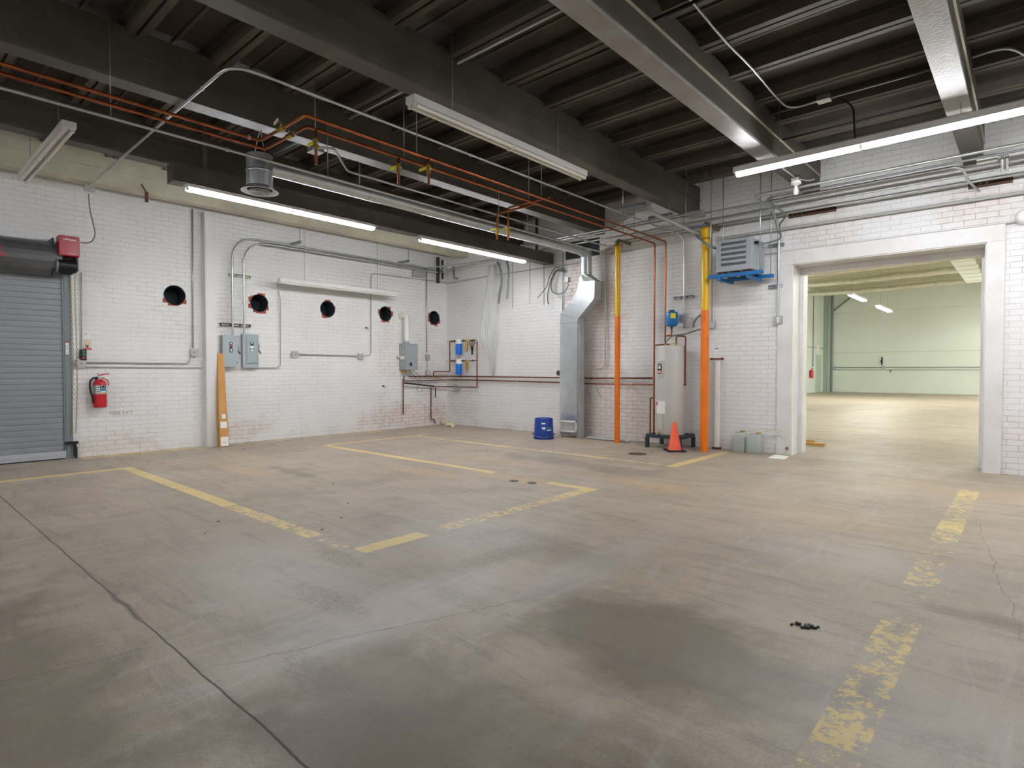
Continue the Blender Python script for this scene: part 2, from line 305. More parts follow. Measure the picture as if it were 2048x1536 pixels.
# ---------------------------------------------------------------- mesh collector
class MB:
    def __init__(s): s.v, s.f, s.m, s.s, s.mats = [], [], [], [], []
    def mi(s, m):
        if m not in s.mats: s.mats.append(m)
        return s.mats.index(m)
    def add(s, vs, fs, m, smooth=False):
        k = len(s.v); s.v += [Vector(v) for v in vs]; i = s.mi(m)
        for f in fs: s.f.append([a+k for a in f]); s.m.append(i); s.s.append(smooth)
        return s
    def box(s, x0, y0, z0, x1, y1, z1, m):
        x0, x1 = sorted((x0, x1)); y0, y1 = sorted((y0, y1)); z0, z1 = sorted((z0, z1))
        vs = [(x, y, z) for z in (z0, z1) for y in (y0, y1) for x in (x0, x1)]
        return s.add(vs, [(0, 2, 3, 1), (4, 5, 7, 6), (0, 1, 5, 4), (2, 6, 7, 3), (0, 4, 6, 2), (1, 3, 7, 5)], m)
    def obox(s, c, ax, ay, az, m):      # box from a centre and three half-axis vectors
        c, ax, ay, az = map(Vector, (c, ax, ay, az))
        vs = [c+ax*i+ay*j+az*k for k in (-1, 1) for j in (-1, 1) for i in (-1, 1)]
        return s.add(vs, [(0, 2, 3, 1), (4, 5, 7, 6), (0, 1, 5, 4), (2, 6, 7, 3), (0, 4, 6, 2), (1, 3, 7, 5)], m)
    def bar(s, a, b, w, h, m, up=(0, 0, 1)):
        a, b = Vector(a), Vector(b); d = b-a; u = Vector(up); r = d.cross(u)
        if r.length < 1e-6: r = d.cross(Vector((1, 0, 0)))
        r.normalize(); u = r.cross(d).normalized()
        return s.obox((a+b)/2, d/2, r*w/2, u*h/2, m)
    def tube(s, pts, r, m, n=8, bend=0.0, cap=True, smooth=True):
        P = fillet([Vector(p) for p in pts], bend) if bend > 0 else [Vector(p) for p in pts]
        P = [p for i, p in enumerate(P) if i == 0 or (p-P[i-1]).length > 1e-5]
        rr = r if isinstance(r, (list, tuple)) else [r]*len(P)
        t0 = (P[1]-P[0]).normalized(); a = t0.orthogonal().normalized(); vs = []; prev = t0
        for i, p in enumerate(P):
            t = ((P[min(i+1, len(P)-1)]-p).normalized() + (p-P[max(i-1, 0)]).normalized())
            t = t.normalized() if t.length > 1e-6 else prev
            q = prev.rotation_difference(t); a = (q @ a); a = (a - t*a.dot(t)).normalized(); b = t.cross(a); prev = t
            for k in range(n):
                an = 2*math.pi*k/n; vs.append(p + (a*math.cos(an) + b*math.sin(an))*rr[i])
        fs = [(i*n+k, i*n+(k+1) % n, (i+1)*n+(k+1) % n, (i+1)*n+k) for i in range(len(P)-1) for k in range(n)]
        s.add(vs, fs, m, smooth)
        if cap:
            k0 = len(s.v)-len(vs); i = s.mi(m)
            s.f.append([k0+k for k in range(n)][::-1]); s.m.append(i); s.s.append(False)
            s.f.append([k0+(len(P)-1)*n+k for k in range(n)]); s.m.append(i); s.s.append(False)
        return s
    def cyl(s, a, b, r, m, n=16, r1=None): return s.tube([a, b], [r, r if r1 is None else r1], m, n)
    def lathe(s, c, prof, m, n=24, ax=(0, 0, 1), mf=None):
        ax = Vector(ax).normalized(); c = Vector(c)
        a = Vector((1, 0, 0)) if abs(ax.x) < .9 else Vector((0, 1, 0)); a = (a-ax*a.dot(ax)).normalized(); b = ax.cross(a)
        vs = [c + ax*z + (a*math.cos(2*math.pi*k/n)+b*math.sin(2*math.pi*k/n))*max(r, 1e-4) for r, z in prof for k in range(n)]
        for i in range(len(prof)-1):
            pass
        k0 = len(s.v); s.v += vs
        for i in range(len(prof)-1):
            mm = s.mi(mf(i) if mf else m)
            for k in range(n): s.f.append([k0+i*n+k, k0+i*n+(k+1) % n, k0+(i+1)*n+(k+1) % n, k0+(i+1)*n+k]); s.m.append(mm); s.s.append(True)
        return s
    def prism(s, poly, d, m):           # closed polygon (3-D points) pushed along d
        n = len(poly); d = Vector(d); vs = [Vector(p) for p in poly]+[Vector(p)+d for p in poly]
        fs = [list(range(n))[::-1], list(range(n, 2*n))] + [(i, (i+1) % n, (i+1) % n+n, i+n) for i in range(n)]
        return s.add(vs, fs, m)
    def ball(s, c, r, m, n=12, sq=1.0):
        prof = [(r*math.sin(math.pi*i/8), -r*sq*math.cos(math.pi*i/8)) for i in range(9)]
        return s.lathe(c, prof, m, n)
    def build(s, name, parent=None, bevel=0.0, loc=None, sharp=True):
        me = bpy.data.meshes.new(name)
        org = Vector(loc) if loc is not None else Vector((0, 0, 0))
        if parent is not None:
            org = Vector((0, 0, 0)); q = parent
            while q: org = org + q.location; q = q.parent
        me.from_pydata([v-org for v in s.v], [], s.f)
        for m in s.mats: me.materials.append(m)
        for p, i, sm in zip(me.polygons, s.m, s.s): p.material_index = i; p.use_smooth = sm
        me.validate(); me.update()
        import bmesh
        bm = bmesh.new(); bm.from_mesh(me); bmesh.ops.recalc_face_normals(bm, faces=bm.faces)
        if sharp:
            for e in bm.edges:
                if len(e.link_faces) == 2 and e.calc_face_angle(0) > 0.75: e.smooth = False
        bm.to_mesh(me); bm.free()
        o = bpy.data.objects.new(name, me); col.objects.link(o)
        if parent is not None: o.parent = parent
        elif loc is not None: o.location = org
        if bevel > 0:
            md = o.modifiers.new('bevel', 'BEVEL'); md.width = bevel; md.segments = 2; md.limit_method = 'ANGLE'; md.angle_limit = 0.7
        return o
def fillet(P, r):
    out = [P[0]]
    for i in range(1, len(P)-1):
        a, b, c = P[i-1], P[i], P[i+1]; u = (a-b); v = (c-b); lu, lv = u.length, v.length
        if lu < 1e-6 or lv < 1e-6: continue
        u.normalize(); v.normalize(); ang = u.angle(v, 0)
        if ang > 3.05 or ang < 0.05: out.append(b); continue
        d = min(r/math.tan(ang/2), lu*.49, lv*.49)
        p0, p1 = b+u*d, b+v*d
        for k in range(7):
            t = k/6; out.append(p0*(1-t)**2 + b*2*t*(1-t) + p1*t*t)
    out.append(P[-1]); return out
def curve(pts, n=6):                    # smooth curve through points
    P = [Vector(p) for p in pts]; P = [P[0]*2-P[1]]+P+[P[-1]*2-P[-2]]; out = []
    for i in range(1, len(P)-2):
        a, b, c, d = P[i-1:i+3]
        for k in range(n):
            t = k/n; out.append(0.5*((b*2)+(c-a)*t+(a*2-b*5+c*4-d)*t*t+(b*3-a-c*3+d)*t**3))
    out.append(P[-2]); return out
def tag(o, label=None, cat=None, group=None, kind=None):
    if label: o['label'] = label
    if cat: o['category'] = cat
    if group: o['group'] = group
    if kind: o['kind'] = kind
    return o
def thing(name, loc, label, cat, group=None):
    o = bpy.data.objects.new(name, None); col.objects.link(o); o.location = Vector(loc); o.empty_display_size = .1
    return tag(o, label, cat, group)
def single(mb, name, label, cat, group=None, bevel=0.0, loc=None):
    if loc is None:
        n = len(mb.v); c = sum(mb.v, Vector())/n; loc = (c.x, c.y, min(v.z for v in mb.v))
    return tag(mb.build(name, None, bevel, loc), label, cat, group)
def struct(mb, name, bevel=0.0): return tag(mb.build(name, None, bevel), None, None, None, 'structure')
def copy_tree(o, parent=None):
    c = o.copy(); col.objects.link(c)
    if parent is not None: c.parent = parent; c.matrix_parent_inverse = o.matrix_parent_inverse.copy()
    for ch in list(o.children): copy_tree(ch, c)
    return c
def lettering(text, size, origin, right, up, m, parent, name='lettering', depth=0.002):
    cu = bpy.data.curves.new('t', 'FONT'); cu.body = text; cu.size = size; cu.extrude = depth; cu.align_x = 'CENTER'; cu.align_y = 'CENTER'
    to = bpy.data.objects.new('t', cu); col.objects.link(to)
    dg = bpy.context.evaluated_depsgraph_get(); me = bpy.data.meshes.new_from_object(to.evaluated_get(dg))
    bpy.data.objects.remove(to)
    R, U = Vector(right).normalized(), Vector(up).normalized(); Nn = R.cross(U)
    org = Vector((0, 0, 0)); q = parent
    while q: org = org + q.location; q = q.parent
    for v in me.vertices:
        p = v.co.copy(); v.co = Vector(origin)-org + R*p.x + U*p.y + Nn*p.z
    me.materials.clear(); me.materials.append(m)
    o = bpy.data.objects.new(name, me); col.objects.link(o); o.parent = parent
    return o
def cut(o, cutters):
    for c in cutters:
        md = o.modifiers.new('b', 'BOOLEAN'); md.operation = 'DIFFERENCE'; md.object = c; md.solver = 'EXACT'
    bpy.context.view_layer.update()
    dg = bpy.context.evaluated_depsgraph_get()
    me = bpy.data.meshes.new_from_object(o.evaluated_get(dg))
    o.modifiers.clear(); o.data = me
    for c in cutters: bpy.data.objects.remove(c)
    return o
FARLAMPS = [(-4.80, 24.25, 3.85, 'nearer of the two bright lamps hanging in the warehouse'), (-4.47, 27.40, 3.66, 'farther of the two bright lamps hanging in the warehouse')]
FARLAMPS += [(x, y, 4.0, 'added unseen lamp lighting the warehouse') for x in (0.5, 6.0) for y in (14.0, 20.0, 27.0, 33.5)] + [(-6.5, 15.5, 4.2, 'added unseen lamp lighting the warehouse')]  # unseen lamps added to light the warehouse
# ================================================================ the hall itself
OX0, OX1, OZ = -2.54, -0.42, 2.69      # doorway in the right wall
TW = 0.45                              # thickness of that wall
DY1 = 1.87                             # right side of the roll-up door opening
fl = MB()
fl.box(XL-.35, YB-.3, -.2, XE+.3, YR+.01, 0, mFloor)
fl.box(XFL-.3, YR+.01, -.2, 14.3, YF+.3, 0, mFloorFar)
struct(fl, 'floor')
# left wall with door opening and five core-drilled holes
wl = struct(MB().box(XL-.35, YB-.3, 0, XL, YR, 4.3, mWallL), 'wall_left')
HOLES = []
for (px, py, r) in ((349.5, 591, .150), (518.5, 606.5, .152), (655.5, 618, .150), (771, 628, .150), (868.5, 636, .150)):
    c = LW(px, py); HOLES.append((c.y, c.z, r))
cs = [MB().box(XL-.5, -1.9, -.1, XL+.1, DY1, 2.62, mDark).build('c')]
for i, (y, z, r) in enumerate(HOLES):
    pr = [(XL-.34, r), (XL+.1, r)]
    mb = MB(); n = 28; rnd = random.Random(i)
    rad = [r*(1+rnd.uniform(-.035, .035)) for _ in range(n)]
    mb.prism([(XL-.30, y+rad[k]*math.cos(2*math.pi*k/n), z+rad[k]*math.sin(2*math.pi*k/n)) for k in range(n)], (.45, 0, 0), mDark)
    cs.append(mb.build('c'))
cut(wl, cs)
wl['kind'] = 'structure'
wr = MB()
ZT = 5.6
wr.box(XL-.35, YR, 0, OX0, YR+TW, ZT, mWallR)
wr.box(OX1, YR, 0, XE+.3, YR+TW, ZT, mWallR)
wr.box(OX0, YR, OZ, OX1, YR+TW, ZT, mWallR)
struct(wr, 'wall_right')
struct(MB().box(XE, YB-.3, 0, XE+.3, YR, 4.3, mWallB), 'wall_east')
struct(MB().box(XL, YB-.3, 0, XE, YB, 4.3, mWallB), 'wall_back')
# lining boards round the doorway
struct(MB().box(OX0-.19, YR-.03, 0, OX0, YR, OZ, mTrim), 'trim_1', .003)
struct(MB().box(OX1, YR-.03, 0, OX1+.165, YR, OZ+.03, mTrim), 'trim_2', .003)
struct(MB().box(OX0-.19, YR-.034, OZ, OX1+.165, YR, OZ+.19, mTrim), 'trim_3', .003)
ln = MB()
ln.box(OX0, YR-.02, 0, OX0+.012, YR+TW-.14, OZ, mTrim); ln.box(OX1-.012, YR-.02, 0, OX1, YR+TW-.14, OZ, mTrim)
ln.box(OX0, YR-.02, OZ-.012, OX1, YR+TW-.14, OZ, mTrim)
struct(ln, 'trim_4')
fr = MB()
fr.box(OX0, YR+TW-.14, 0, OX0+.06, YR+TW+.06, OZ, mTrim); fr.box(OX1-.06, YR+TW-.14, 0, OX1, YR+TW+.06, OZ, mTrim)
fr.box(OX0+.06, YR+TW-.14, OZ-.09, OX1-.06, YR+TW+.06, OZ, mTrim)
struct(fr, 'trim_5', .004)
# roof deck: channel slabs with a pair of ribs at every joint
ce = MB()
ce.box(XL-.35, YB-.3, ZD+.15, XE+.3, YR, ZD+.3, mDeck)
k = -12
while True:
    y = 1.60 + k*.675; k += 1
    if y < YB: continue
    if y > YR-.1: break
    ce.box(XL, y-.070, ZD, XE, y-.012, ZD+.15, mRib); ce.box(XL, y+.012, ZD, XE, y+.070, ZD+.15, mRib)
    ce.box(XL, y-.012, ZD+.03, XE, y+.012, ZD+.15, mDeck)
    ce.box(XL, y+.070, ZD+.09, XE, y+.115, ZD+.15, mDeck); ce.box(XL, y-.115, ZD+.09, XE, y-.070, ZD+.15, mDeck)
    ce.box(XL, y+.325, ZD+.135, XE, y+.355, ZD+.15, mRib)
struct(ce, 'ceiling')
# steel beams along Y
BX = [(-9.20, 'cream-painted ceiling beam nearest the left wall'), (-7.62, 'dark ceiling beam crossing just right of the pair of lit tubes'), (-5.74, 'dark ceiling beam behind the hanging copper pipes'),
      (-4.00, 'dark ceiling beam right above the long unlit tube fixture'), (-2.29, 'ceiling beam with a pale cover plate ending over the lit tube at right'),
      (-0.55, 'speckled pale ceiling beam at the far right, above the doorway'), (1.18, None), (2.92, None), (4.66, None)]
for i, (x, lab) in enumerate(BX):
    mb = MB(); m = mBeamPale if i == 0 else mBeam; z0 = ZB+.03
    mb.box(x-.085, YB, z0+.018, x+.085, YR, ZB+.235, m)
    mb.box(x-.095, YB, z0, x+.095, YR, z0+.018, m)
    mb.box(x-.100, YB, ZB+.235, x+.100, YR, ZB+.250, mBeamPale if i in (0, 4, 5) else m)  # highlight along the lip of two dark beams put into a pale colour
    mb.box(x-.090, YB, ZB+.250, x+.090, YR, ZD+.05, m)
    if lab is None: lab = 'steel ceiling beam behind the camera'
    t = thing('ceiling_beam', (x, 0, z0), lab, 'beam', 'steel beams across the ceiling')
    mb.build('beam_web', t)
    if i >= 1:
        cp = MB().box(x-.095, YB, ZB, x+.095, 6.9 if i in (4, 5) else YR, z0, mPlate if i in (4, 5) else mBeam)
        cp.build('cover_plate', t, .004)
# dark vent panel high in the right wall
struct(MB().box(-6.50, YR-.004, 3.25, -5.76, YR, 3.56, mat('dark_glazed_panel', (.035, .045, .045), .2)), 'window_1')
# dropped steel beam carrying the two lit strips
db = thing('dropped_beam', (-6.88, 2.25, 3.20), 'low dark steel beam carrying the two lit strips at left, ending short of the door', 'beam')
mb = MB(); mb.box(-6.98, 2.25, 3.205, -6.78, 8.79, 3.215, mBeam); mb.box(-6.98, 2.25, 3.385, -6.78, 8.79, 3.40, mBeam); mb.box(-6.97, 2.25, 3.215, -6.79, 8.79, 3.385, mBeam)
mb.build('beam_body', db)
for y in (2.6, 4.6, 6.7, 8.4): MB().box(-6.90, y-.02, 3.40, -6.86, y+.02, ZD+.155, mBeam).build('support_strap', db)
# ================================================================ neighbouring warehouse seen through the doorway
struct(MB().box(XFL-.3, YF, 0, 14.3, YF+.3, 6, mDrywall), 'wall_far')
struct(MB().box(XFL-.3, YR+TW, 0, XFL, YF, 6, mDrywall), 'wall_far_left')
struct(MB().box(14, YR+TW, 0, 14.3, YF, 6, mDrywall), 'wall_far_right')
struct(MB().box(XFL, YR+TW-.02, ZT-.1, 14, YR+TW, 6, mDrywall), 'wall_near')
cf = MB(); cf.box(XFL-.3, YR+TW, ZF+.25, 14.3, YF+.3, ZF+.4, mFarCeil)
y = 10.0
while y < YF: cf.box(XFL, y, ZF, 14, y+.12, ZF+.25, mFarCeil); y += 1.5
struct(cf, 'ceiling')
# ================================================================ fluorescent strip fixtures
def strip(name, loc, axis, length, lit, label, group=None, hang=0.2, tubes=2, w=.115, far=False, wing=False):
    """loc = middle of the housing underside; tubes hang below it"""
    t = thing(name, loc, label, 'light fixture', group)
    c = Vector(loc); A = Vector((1, 0, 0)) if axis == 0 else Vector((0, 1, 0)); B = Vector((0, 1, 0)) if axis == 0 else Vector((1, 0, 0)); Z = Vector((0, 0, 1)); h = length/2
    hm = MB(); hm.obox(c+Z*.040, A*h*.98, B*w*.40, Z*.022, mFixture)
    if not wing:
        hm.obox(c+Z*.024, A*h, B*w*.5, Z*.030, mFixture)
    else:
        hm.prism([c-A*h+B*w*s+Z*z for s, z in ((-.58, -.013), (-.55, -.013), (-.40, .004), (.40, .004), (.55, -.013), (.58, -.013), (.46, .034), (-.46, .034))], A*length, mFixture)
    hm.build('housing', t, .003)
    tm = mTubeFar if far else (mTubeLit if lit else mTubeOff)
    seg = [(-h+.04, -.015), (.015, h-.04)] if length > 1.5 else [(-h+.04, h-.04)]
    for (a, b) in seg:
        for s in ((-1, 1) if tubes == 2 else (0,)):
            o = B*(w*.27*s)
            MB().cyl(c+A*a+o-Z*.022, c+A*b+o-Z*.022, .0165, tm, 10).build('tube', t)
    for e in ([-h+.022, 0, h-.022] if length > 1.5 else [-h+.022, h-.022]):
        hb = MB(); q = A*(.010 if e else .013)
        prof = [(-.40, .006), (-.40, -.040), (-.14, -.040), (-.10, -.012), (.10, -.012), (.14, -.040), (.40, -.040), (.40, .006)]
        hb.prism([c+A*e-q+B*w*u+Z*v for u, v in prof], q*2, mFixture)
        hb.build('lampholder', t)
    if hang < 0:
        for s in (-.75, 0, .75):
            MB().box((c+A*h*s).x-.012, (c+A*h*s).y-.012, c.z+.05, (c+A*h*s).x+.012, (c+A*h*s).y+.012, 3.215, mFixture).build('mounting_clip', t)
    if hang > 0:
        for s in (-.62, .62):
            MB().tube([c+A*h*s+Z*.055, Vector(((c+A*h*s).x, (c+A*h*s).y, (ZF+.26 if far else ZD+.155)))], .0035, mStrut, 6).build('hanger', t)
    return t
strip('fluorescent_fixture', (-6.86, 3.60, 3.185), 1, 2.44, True, 'lit fluorescent strip right below and behind the round duct diffuser', hang=-1)
strip('fluorescent_fixture', (-6.84, 6.80, 3.165), 1, 2.44, True, 'lit fluorescent strip near the far corner, right of the other lit strip', hang=-1)
strip('fluorescent_fixture', (-1.29, 6.62, 3.42), 0, 2.50, True, 'bright lit fluorescent strip in front of the doorway wall', hang=.15)
strip('fluorescent_fixture', (-3.79, 4.23, 3.37), 1, 2.44, False, 'unlit fluorescent strip hanging under the large middle ceiling beam', hang=.20)
strip('fluorescent_fixture', (-9.48, 5.96, 2.70), 1, 2.44, False, 'unlit fluorescent strip hung low on wires over the wall holes', hang=.92, w=.11)
strip('fluorescent_fixture', (-7.97, 1.37, 3.50), 0, 2.30, False, 'unlit twin-tube fixture hanging crosswise at the upper left', hang=.10)
for i, (x, y, ax) in enumerate(((1.22, 6.62, 0), (3.9, 6.62, 0), (-6.9, -1.6, 1), (4.6, -.5, 1), (2.2, -4.6, 0), (-4.2, -5.2, 0))):
    strip('fluorescent_fixture', (x, y, 3.42), ax, 2.44, True, 'lit fluorescent strip behind the camera', 'lit strips behind the camera', hang=.15)
# warehouse lamps: two in sight, the rest added unseen for light
for i, (x, y, z, lab) in enumerate(FARLAMPS):
    strip('warehouse_light', (x, y, z), 1, 2.44, True, lab, 'added unseen warehouse lamps' if i > 1 else None, hang=.8, far=True, w=.2)
# ================================================================ things on and along the left wall
UPV, YV = Vector((0, 0, 1)), Vector((0, 1, 0))
def lp(pts, o=.03): return [LW(x, y, o) if not isinstance(x, Vector) else x for x, y in pts]
def rp(pts, o=.03): return [RW(x, y, o) for x, y in pts]
def pipe(pts, r, m, name, label, cat, bend=.08, group=None, n=8, straps=(), couplings=()):
    """a run of pipe; straps / couplings = fractions along the polyline that carry a clip or a collar"""
    P = [Vector(p) for p in pts]
    L_ = [0.0]
    for a, b in zip(P, P[1:]): L_.append(L_[-1]+(b-a).length)
    def at(f):
        d = f*L_[-1]
        for i in range(len(P)-1):
            if d <= L_[i+1]+1e-9:
                u = (P[i+1]-P[i]).normalized(); return P[i]+u*(d-L_[i]), u
        return P[-1], (P[-1]-P[-2]).normalized()
    if not straps and not couplings:
        mb = MB().tube(P, r, m, n, bend)
        return single(mb, name, label, cat, group, loc=P[0])
    t = thing(name, P[0], label, cat, group)
    MB().tube(P, r, m, n, bend).build('pipe_run', t)
    for f in couplings:
        p, u = at(f); MB().cyl(p-u*r*1.6, p+u*r*1.6, r*1.35, m, 10).build('coupling', t)
    for f in straps:
        p, u = at(f); MB().cyl(p-u*.009, p+u*.009, r*1.45, mPlateGrey, 10).build('strap', t)
    return t
# ---- roll-up door
cx = XL+.012
cu = MB(); z = .115; prof = []
while z < 2.50:
    prof += [(0.0, z), (.005, z+.003), (.0065, z+.028), (.0065, z+.050), (.005, z+.070), (-.001, z+.0735)]; z += .0752
pts = [(cx+a, b) for a, b in prof]
vs = [(x, yy, zz) for x, zz in pts for yy in (-1.88, DY1-.005)]
cu.add(vs, [(2*i, 2*i+1, 2*i+3, 2*i+2) for i in range(len(pts)-1)], mDoorGrey)
cu.add([(cx-.01, -1.88, .1), (cx-.01, DY1-.005, .1), (cx-.01, DY1-.005, 2.6), (cx-.01, -1.88, 2.6)], [(0, 1, 2, 3)], mDoorGrey)
door = struct(cu, 'door_1')
bb = MB(); bb.box(cx-.02, -1.88, .015, cx+.03, DY1-.005, .115, mDoorAl); bb.box(cx+.03, -1.88, .030, cx+.038, DY1-.005, .036, mDoorAl); bb.box(cx+.03, -1.88, .06, cx+.040, DY1-.005, .068, mDoorAl)
bb.build('bottom_bar', door)
MB().box(cx-.02, -1.88, 0, cx+.02, DY1-.005, .015, mRubber).build('bottom_seal', door)
gd = MB(); gd.box(XL+.001, DY1-.005, 0, XL+.034, DY1+.075, 2.50, mGreyDk); gd.box(XL+.026, DY1-.022, 0, XL+.034, DY1, 2.50, mGreyDk)
gd.build('guide_rail', door)
hx, hz, hr = XL+.125, 2.665, .225
arc = [(hx+hr*math.cos(a), hz+hr*math.sin(a)) for a in [math.radians(-105+15*k) for k in range(13)]]
poly = [(XL, hz+hr*.97)] + arc[::-1] + [(XL, hz-hr*.95)]
MB().prism([(x, -1.95, zz) for x, zz in poly], (0, 1.80+1.95, 0), mat('dark_hood_metal', '#6d6e70', .35, .5, var=.2, vscale=3)).build('hood', door)
lb = MB()
for k in range(7):
    a = math.radians(26-4.2*k); a2 = math.radians(24-4.2*k)
    lb.add([(hx+(hr+.002)*math.cos(q), yy, hz+(hr+.002)*math.sin(q)) for q, yy in ((a, 1.0), (a, 1.195), (a2, 1.195), (a2, 1.0))], [(0, 1, 2, 3)], mLabelR)
for a in (-6, -11):
    lb.add([(hx+(hr+.002)*math.cos(math.radians(q)), yy, hz+(hr+.002)*math.sin(math.radians(q))) for q, yy in ((a, 1.0), (a, 1.245), (a-2.6, 1.245), (a-2.6, 1.0))], [(0, 1, 2, 3)], mLabelR)
lb.build('red_warning_print', door)
wl_ = MB(); wl_.box(XL+.034, DY1+.008, 1.42, XL+.0355, DY1+.045, 1.60, mLabelW); wl_.box(XL+.0356, DY1+.008, 1.575, XL+.0365, DY1+.045, 1.60, mLabelR)
for k in range(6): wl_.box(XL+.0356, DY1+.012, 1.44+.02*k, XL+.0362, DY1+.041, 1.446+.02*k, mGreyDk)
wl_.build('warning_label', door)
ib = MB(); ib.box(XL+.034, DY1-.02, .20, XL+.10, DY1+.12, .235, mBlackM); ib.box(XL+.01, DY1+.075, .03, XL+.09, DY1+.10, .22, mBlackM); ib.box(XL+.03, DY1+.09, .0, XL+.06, DY1+.115, .16, mBlackM)
ib.build('slide_lock', door)
# ---- door operator
ox = XL+.40
op = thing('door_operator', (XL, 1.87, 2.45), 'red boxed motor operator with black motor beside the roll-up door', 'door operator')
MB().box(ox-.17, 1.757, 2.692, ox, 1.978, 2.955, mRed).build('control_housing', op, .012)
MB().box(XL, 1.705, 2.44, XL+.30, 1.725, 2.92, mBlackM).build('end_bracket', op, .004)
MB().box(XL, 1.725, 2.50, XL+.06, 1.97, 2.90, mBlackM).build('back_plate', op, .004)
mm = MB(); mm.cyl((XL+.29, 1.755, 2.575), (XL+.29, 1.955, 2.575), .088, mBlackM, 20)
for k in range(10):
    a = 2*math.pi*k/10; c_ = Vector((XL+.29+.09*math.cos(a), 1.85, 2.575+.09*math.sin(a)))
    mm.obox(c_, Vector((math.cos(a), 0, math.sin(a)))*.006, YV*.08, Vector((-math.sin(a), 0, math.cos(a)))*.004, mBlackM)
mm.build('motor', op)
MB().cyl((XL+.29, 1.735, 2.575), (XL+.29, 1.755, 2.575), .093, mStrut, 20).build('motor_flange', op)
MB().cyl((XL+.29, 1.66, 2.575), (XL+.29, 1.735, 2.575), .018, mGalv, 10).build('shaft', op)
MB().cyl((XL+.24, 1.60, 2.80), (XL+.24, 1.757, 2.80), .012, mStrut, 10).build('release_rod', op)
MB().cyl((XL+.10, 1.93, 2.80), (XL+.10, 1.99, 2.80), .075, mBlackM, 20).build('chain_wheel', op)
MB().box(XL+.05, 1.955, 2.52, XL+.28, 1.985, 2.72, mBlackM).build('side_bracket', op, .004)
lettering('LiftMaster', .036, (ox+.001, 1.872, 2.905), YV, UPV, mLabelW, op, 'brand_lettering')
lettering('WARNING', .016, (ox+.001, 1.885, 2.722), YV, UPV, mLabelW, op, 'warning_lettering')
# door chain: two hanging runs of links
ch = MB()
def link(mb, c, ax, side, l=.022, w=.009, r=.0028):
    pts = [c+ax*(l*math.cos(t))+side*(w*math.sin(t)) for t in [2*math.pi*k/8 for k in range(9)]]
    mb.tube(pts, r, mChain, 4, cap=False)
ht = thing('hoist_chain', (XL+.08, 1.96, .3), 'brass-coloured hand chain hanging down beside the roll-up door', 'chain')
for (yy, xx) in ((1.955, XL+.06), (1.990, XL+.115)):
    z = 2.78; k = 0; ch = MB()
    while z > (.30 if yy < 1.97 else .34):
        sway = .012*math.sin(z*2.3+yy*9)
        link(ch, Vector((xx, yy+sway-(2.6-z)*.013, z)), UPV, Vector((1, 0, 0)) if k % 2 else YV); z -= .034; k += 1
    ch.build('chain_strand', ht)

# cable from beam box to operator
bx = on(178, 378, 0, -9.10)
jb = thing('junction_box', (bx.x, bx.y, bx.z-.03), 'small metal junction box on the cream beam above the red door operator', 'junction box')
MB().box(bx.x-.01, bx.y-.05, bx.z-.035, bx.x+.045, bx.y+.05, bx.z+.035, mPlateGrey).build('box', jb, .004)
MB().box(bx.x+.045, bx.y-.055, bx.z-.04, bx.x+.048, bx.y+.055, bx.z+.04, mPlateGrey).build('cover', jb)
MB().cyl((bx.x+.02, bx.y, bx.z+.035), (bx.x+.02, bx.y, bx.z+.06), .014, mPlateGrey, 10).build('connector', jb)
cb = curve([on(177, 388, 0, -9.08), on(180, 420, 0, -9.1), on(187, 450, 0, -9.2), on(190, 468, 0, -9.28), on(184, 482, 0, -9.34), on(172, 486, 0, -9.4), on(161, 485, 0, -9.42)])
single(MB().tube(cb, .008, mFlex, 8), 'power_cable', 'grey cable looping from the beam box down to the red door operator', 'cable', loc=cb[0])
# vertical conduit operator -> push buttons
pipe([LW(163, 545, .03), LW(163, 703, .03)], .009, mCondW, 'conduit', 'thin conduit running down from the door operator to the push buttons', 'conduit', straps=(.5, .93))
# push-button station
p = LW(165, 710); cs_ = thing('push_button_station', (XL, p.y, p.z-.07), 'dark push-button station with green and red buttons beside the door', 'switch')
MB().box(XL, p.y-.035, p.z-.075, XL+.06, p.y+.035, p.z+.075, mBlack).build('housing', cs_, .005)
for dz, m_ in ((.045, mGreen), (.005, mGreen), (-.04, mLabelR)): MB().cyl((XL+.06, p.y, p.z+dz), (XL+.072, p.y, p.z+dz), .016, m_, 14).build('button', cs_)
def wall_box(px, py, s, label, side='L', rnd=True, sock=0, name='outlet_box', d=.05):
    c = LW(px, py) if side == 'L' else RW(px, py)
    H = YV if side == 'L' else Vector((1, 0, 0)); Nn = Vector((1, 0, 0)) if side == 'L' else Vector((0, -1, 0))
    t = thing(name, (c.x, c.y, c.z-s), label, 'electrical box')
    MB().obox(c+Nn*d/2, H*s, Nn*d/2, UPV*s, mPlateGrey).build('box', t, .006)
    cv = MB(); q = s*1.04; k = q*.72
    pl_ = [(-q, -k), (-k, -q), (k, -q), (q, -k), (q, k), (k, q), (-k, q), (-q, k)]
    cv.prism([c+Nn*d+H*a+UPV*b for a, b in pl_], Nn*.006, mPlateGrey); cv.build('cover', t)
    if sock == 1: MB().cyl(c+Nn*(d+.006), c+Nn*(d+.012), .008, mBlack, 10).build('plug_hole', t)
    if sock == 2:
        for dz in (.019, -.019): MB().cyl(c+Nn*(d+.006)+UPV*dz, c+Nn*(d+.010)+UPV*dz, .017, mLabelW, 14).build('socket', t)
    return t, c
wall_box(160.5, 727, .054, 'square metal outlet box below the door push buttons', sock=1)
wall_box(387, 705, .055, 'metal outlet box just left of the white column', sock=1)
wall_box(588, 709, .055, 'metal outlet box at the left end of the short wall conduit', sock=1)
wall_box(719.5, 713, .055, 'metal outlet box at the right end of the short wall conduit', sock=1)
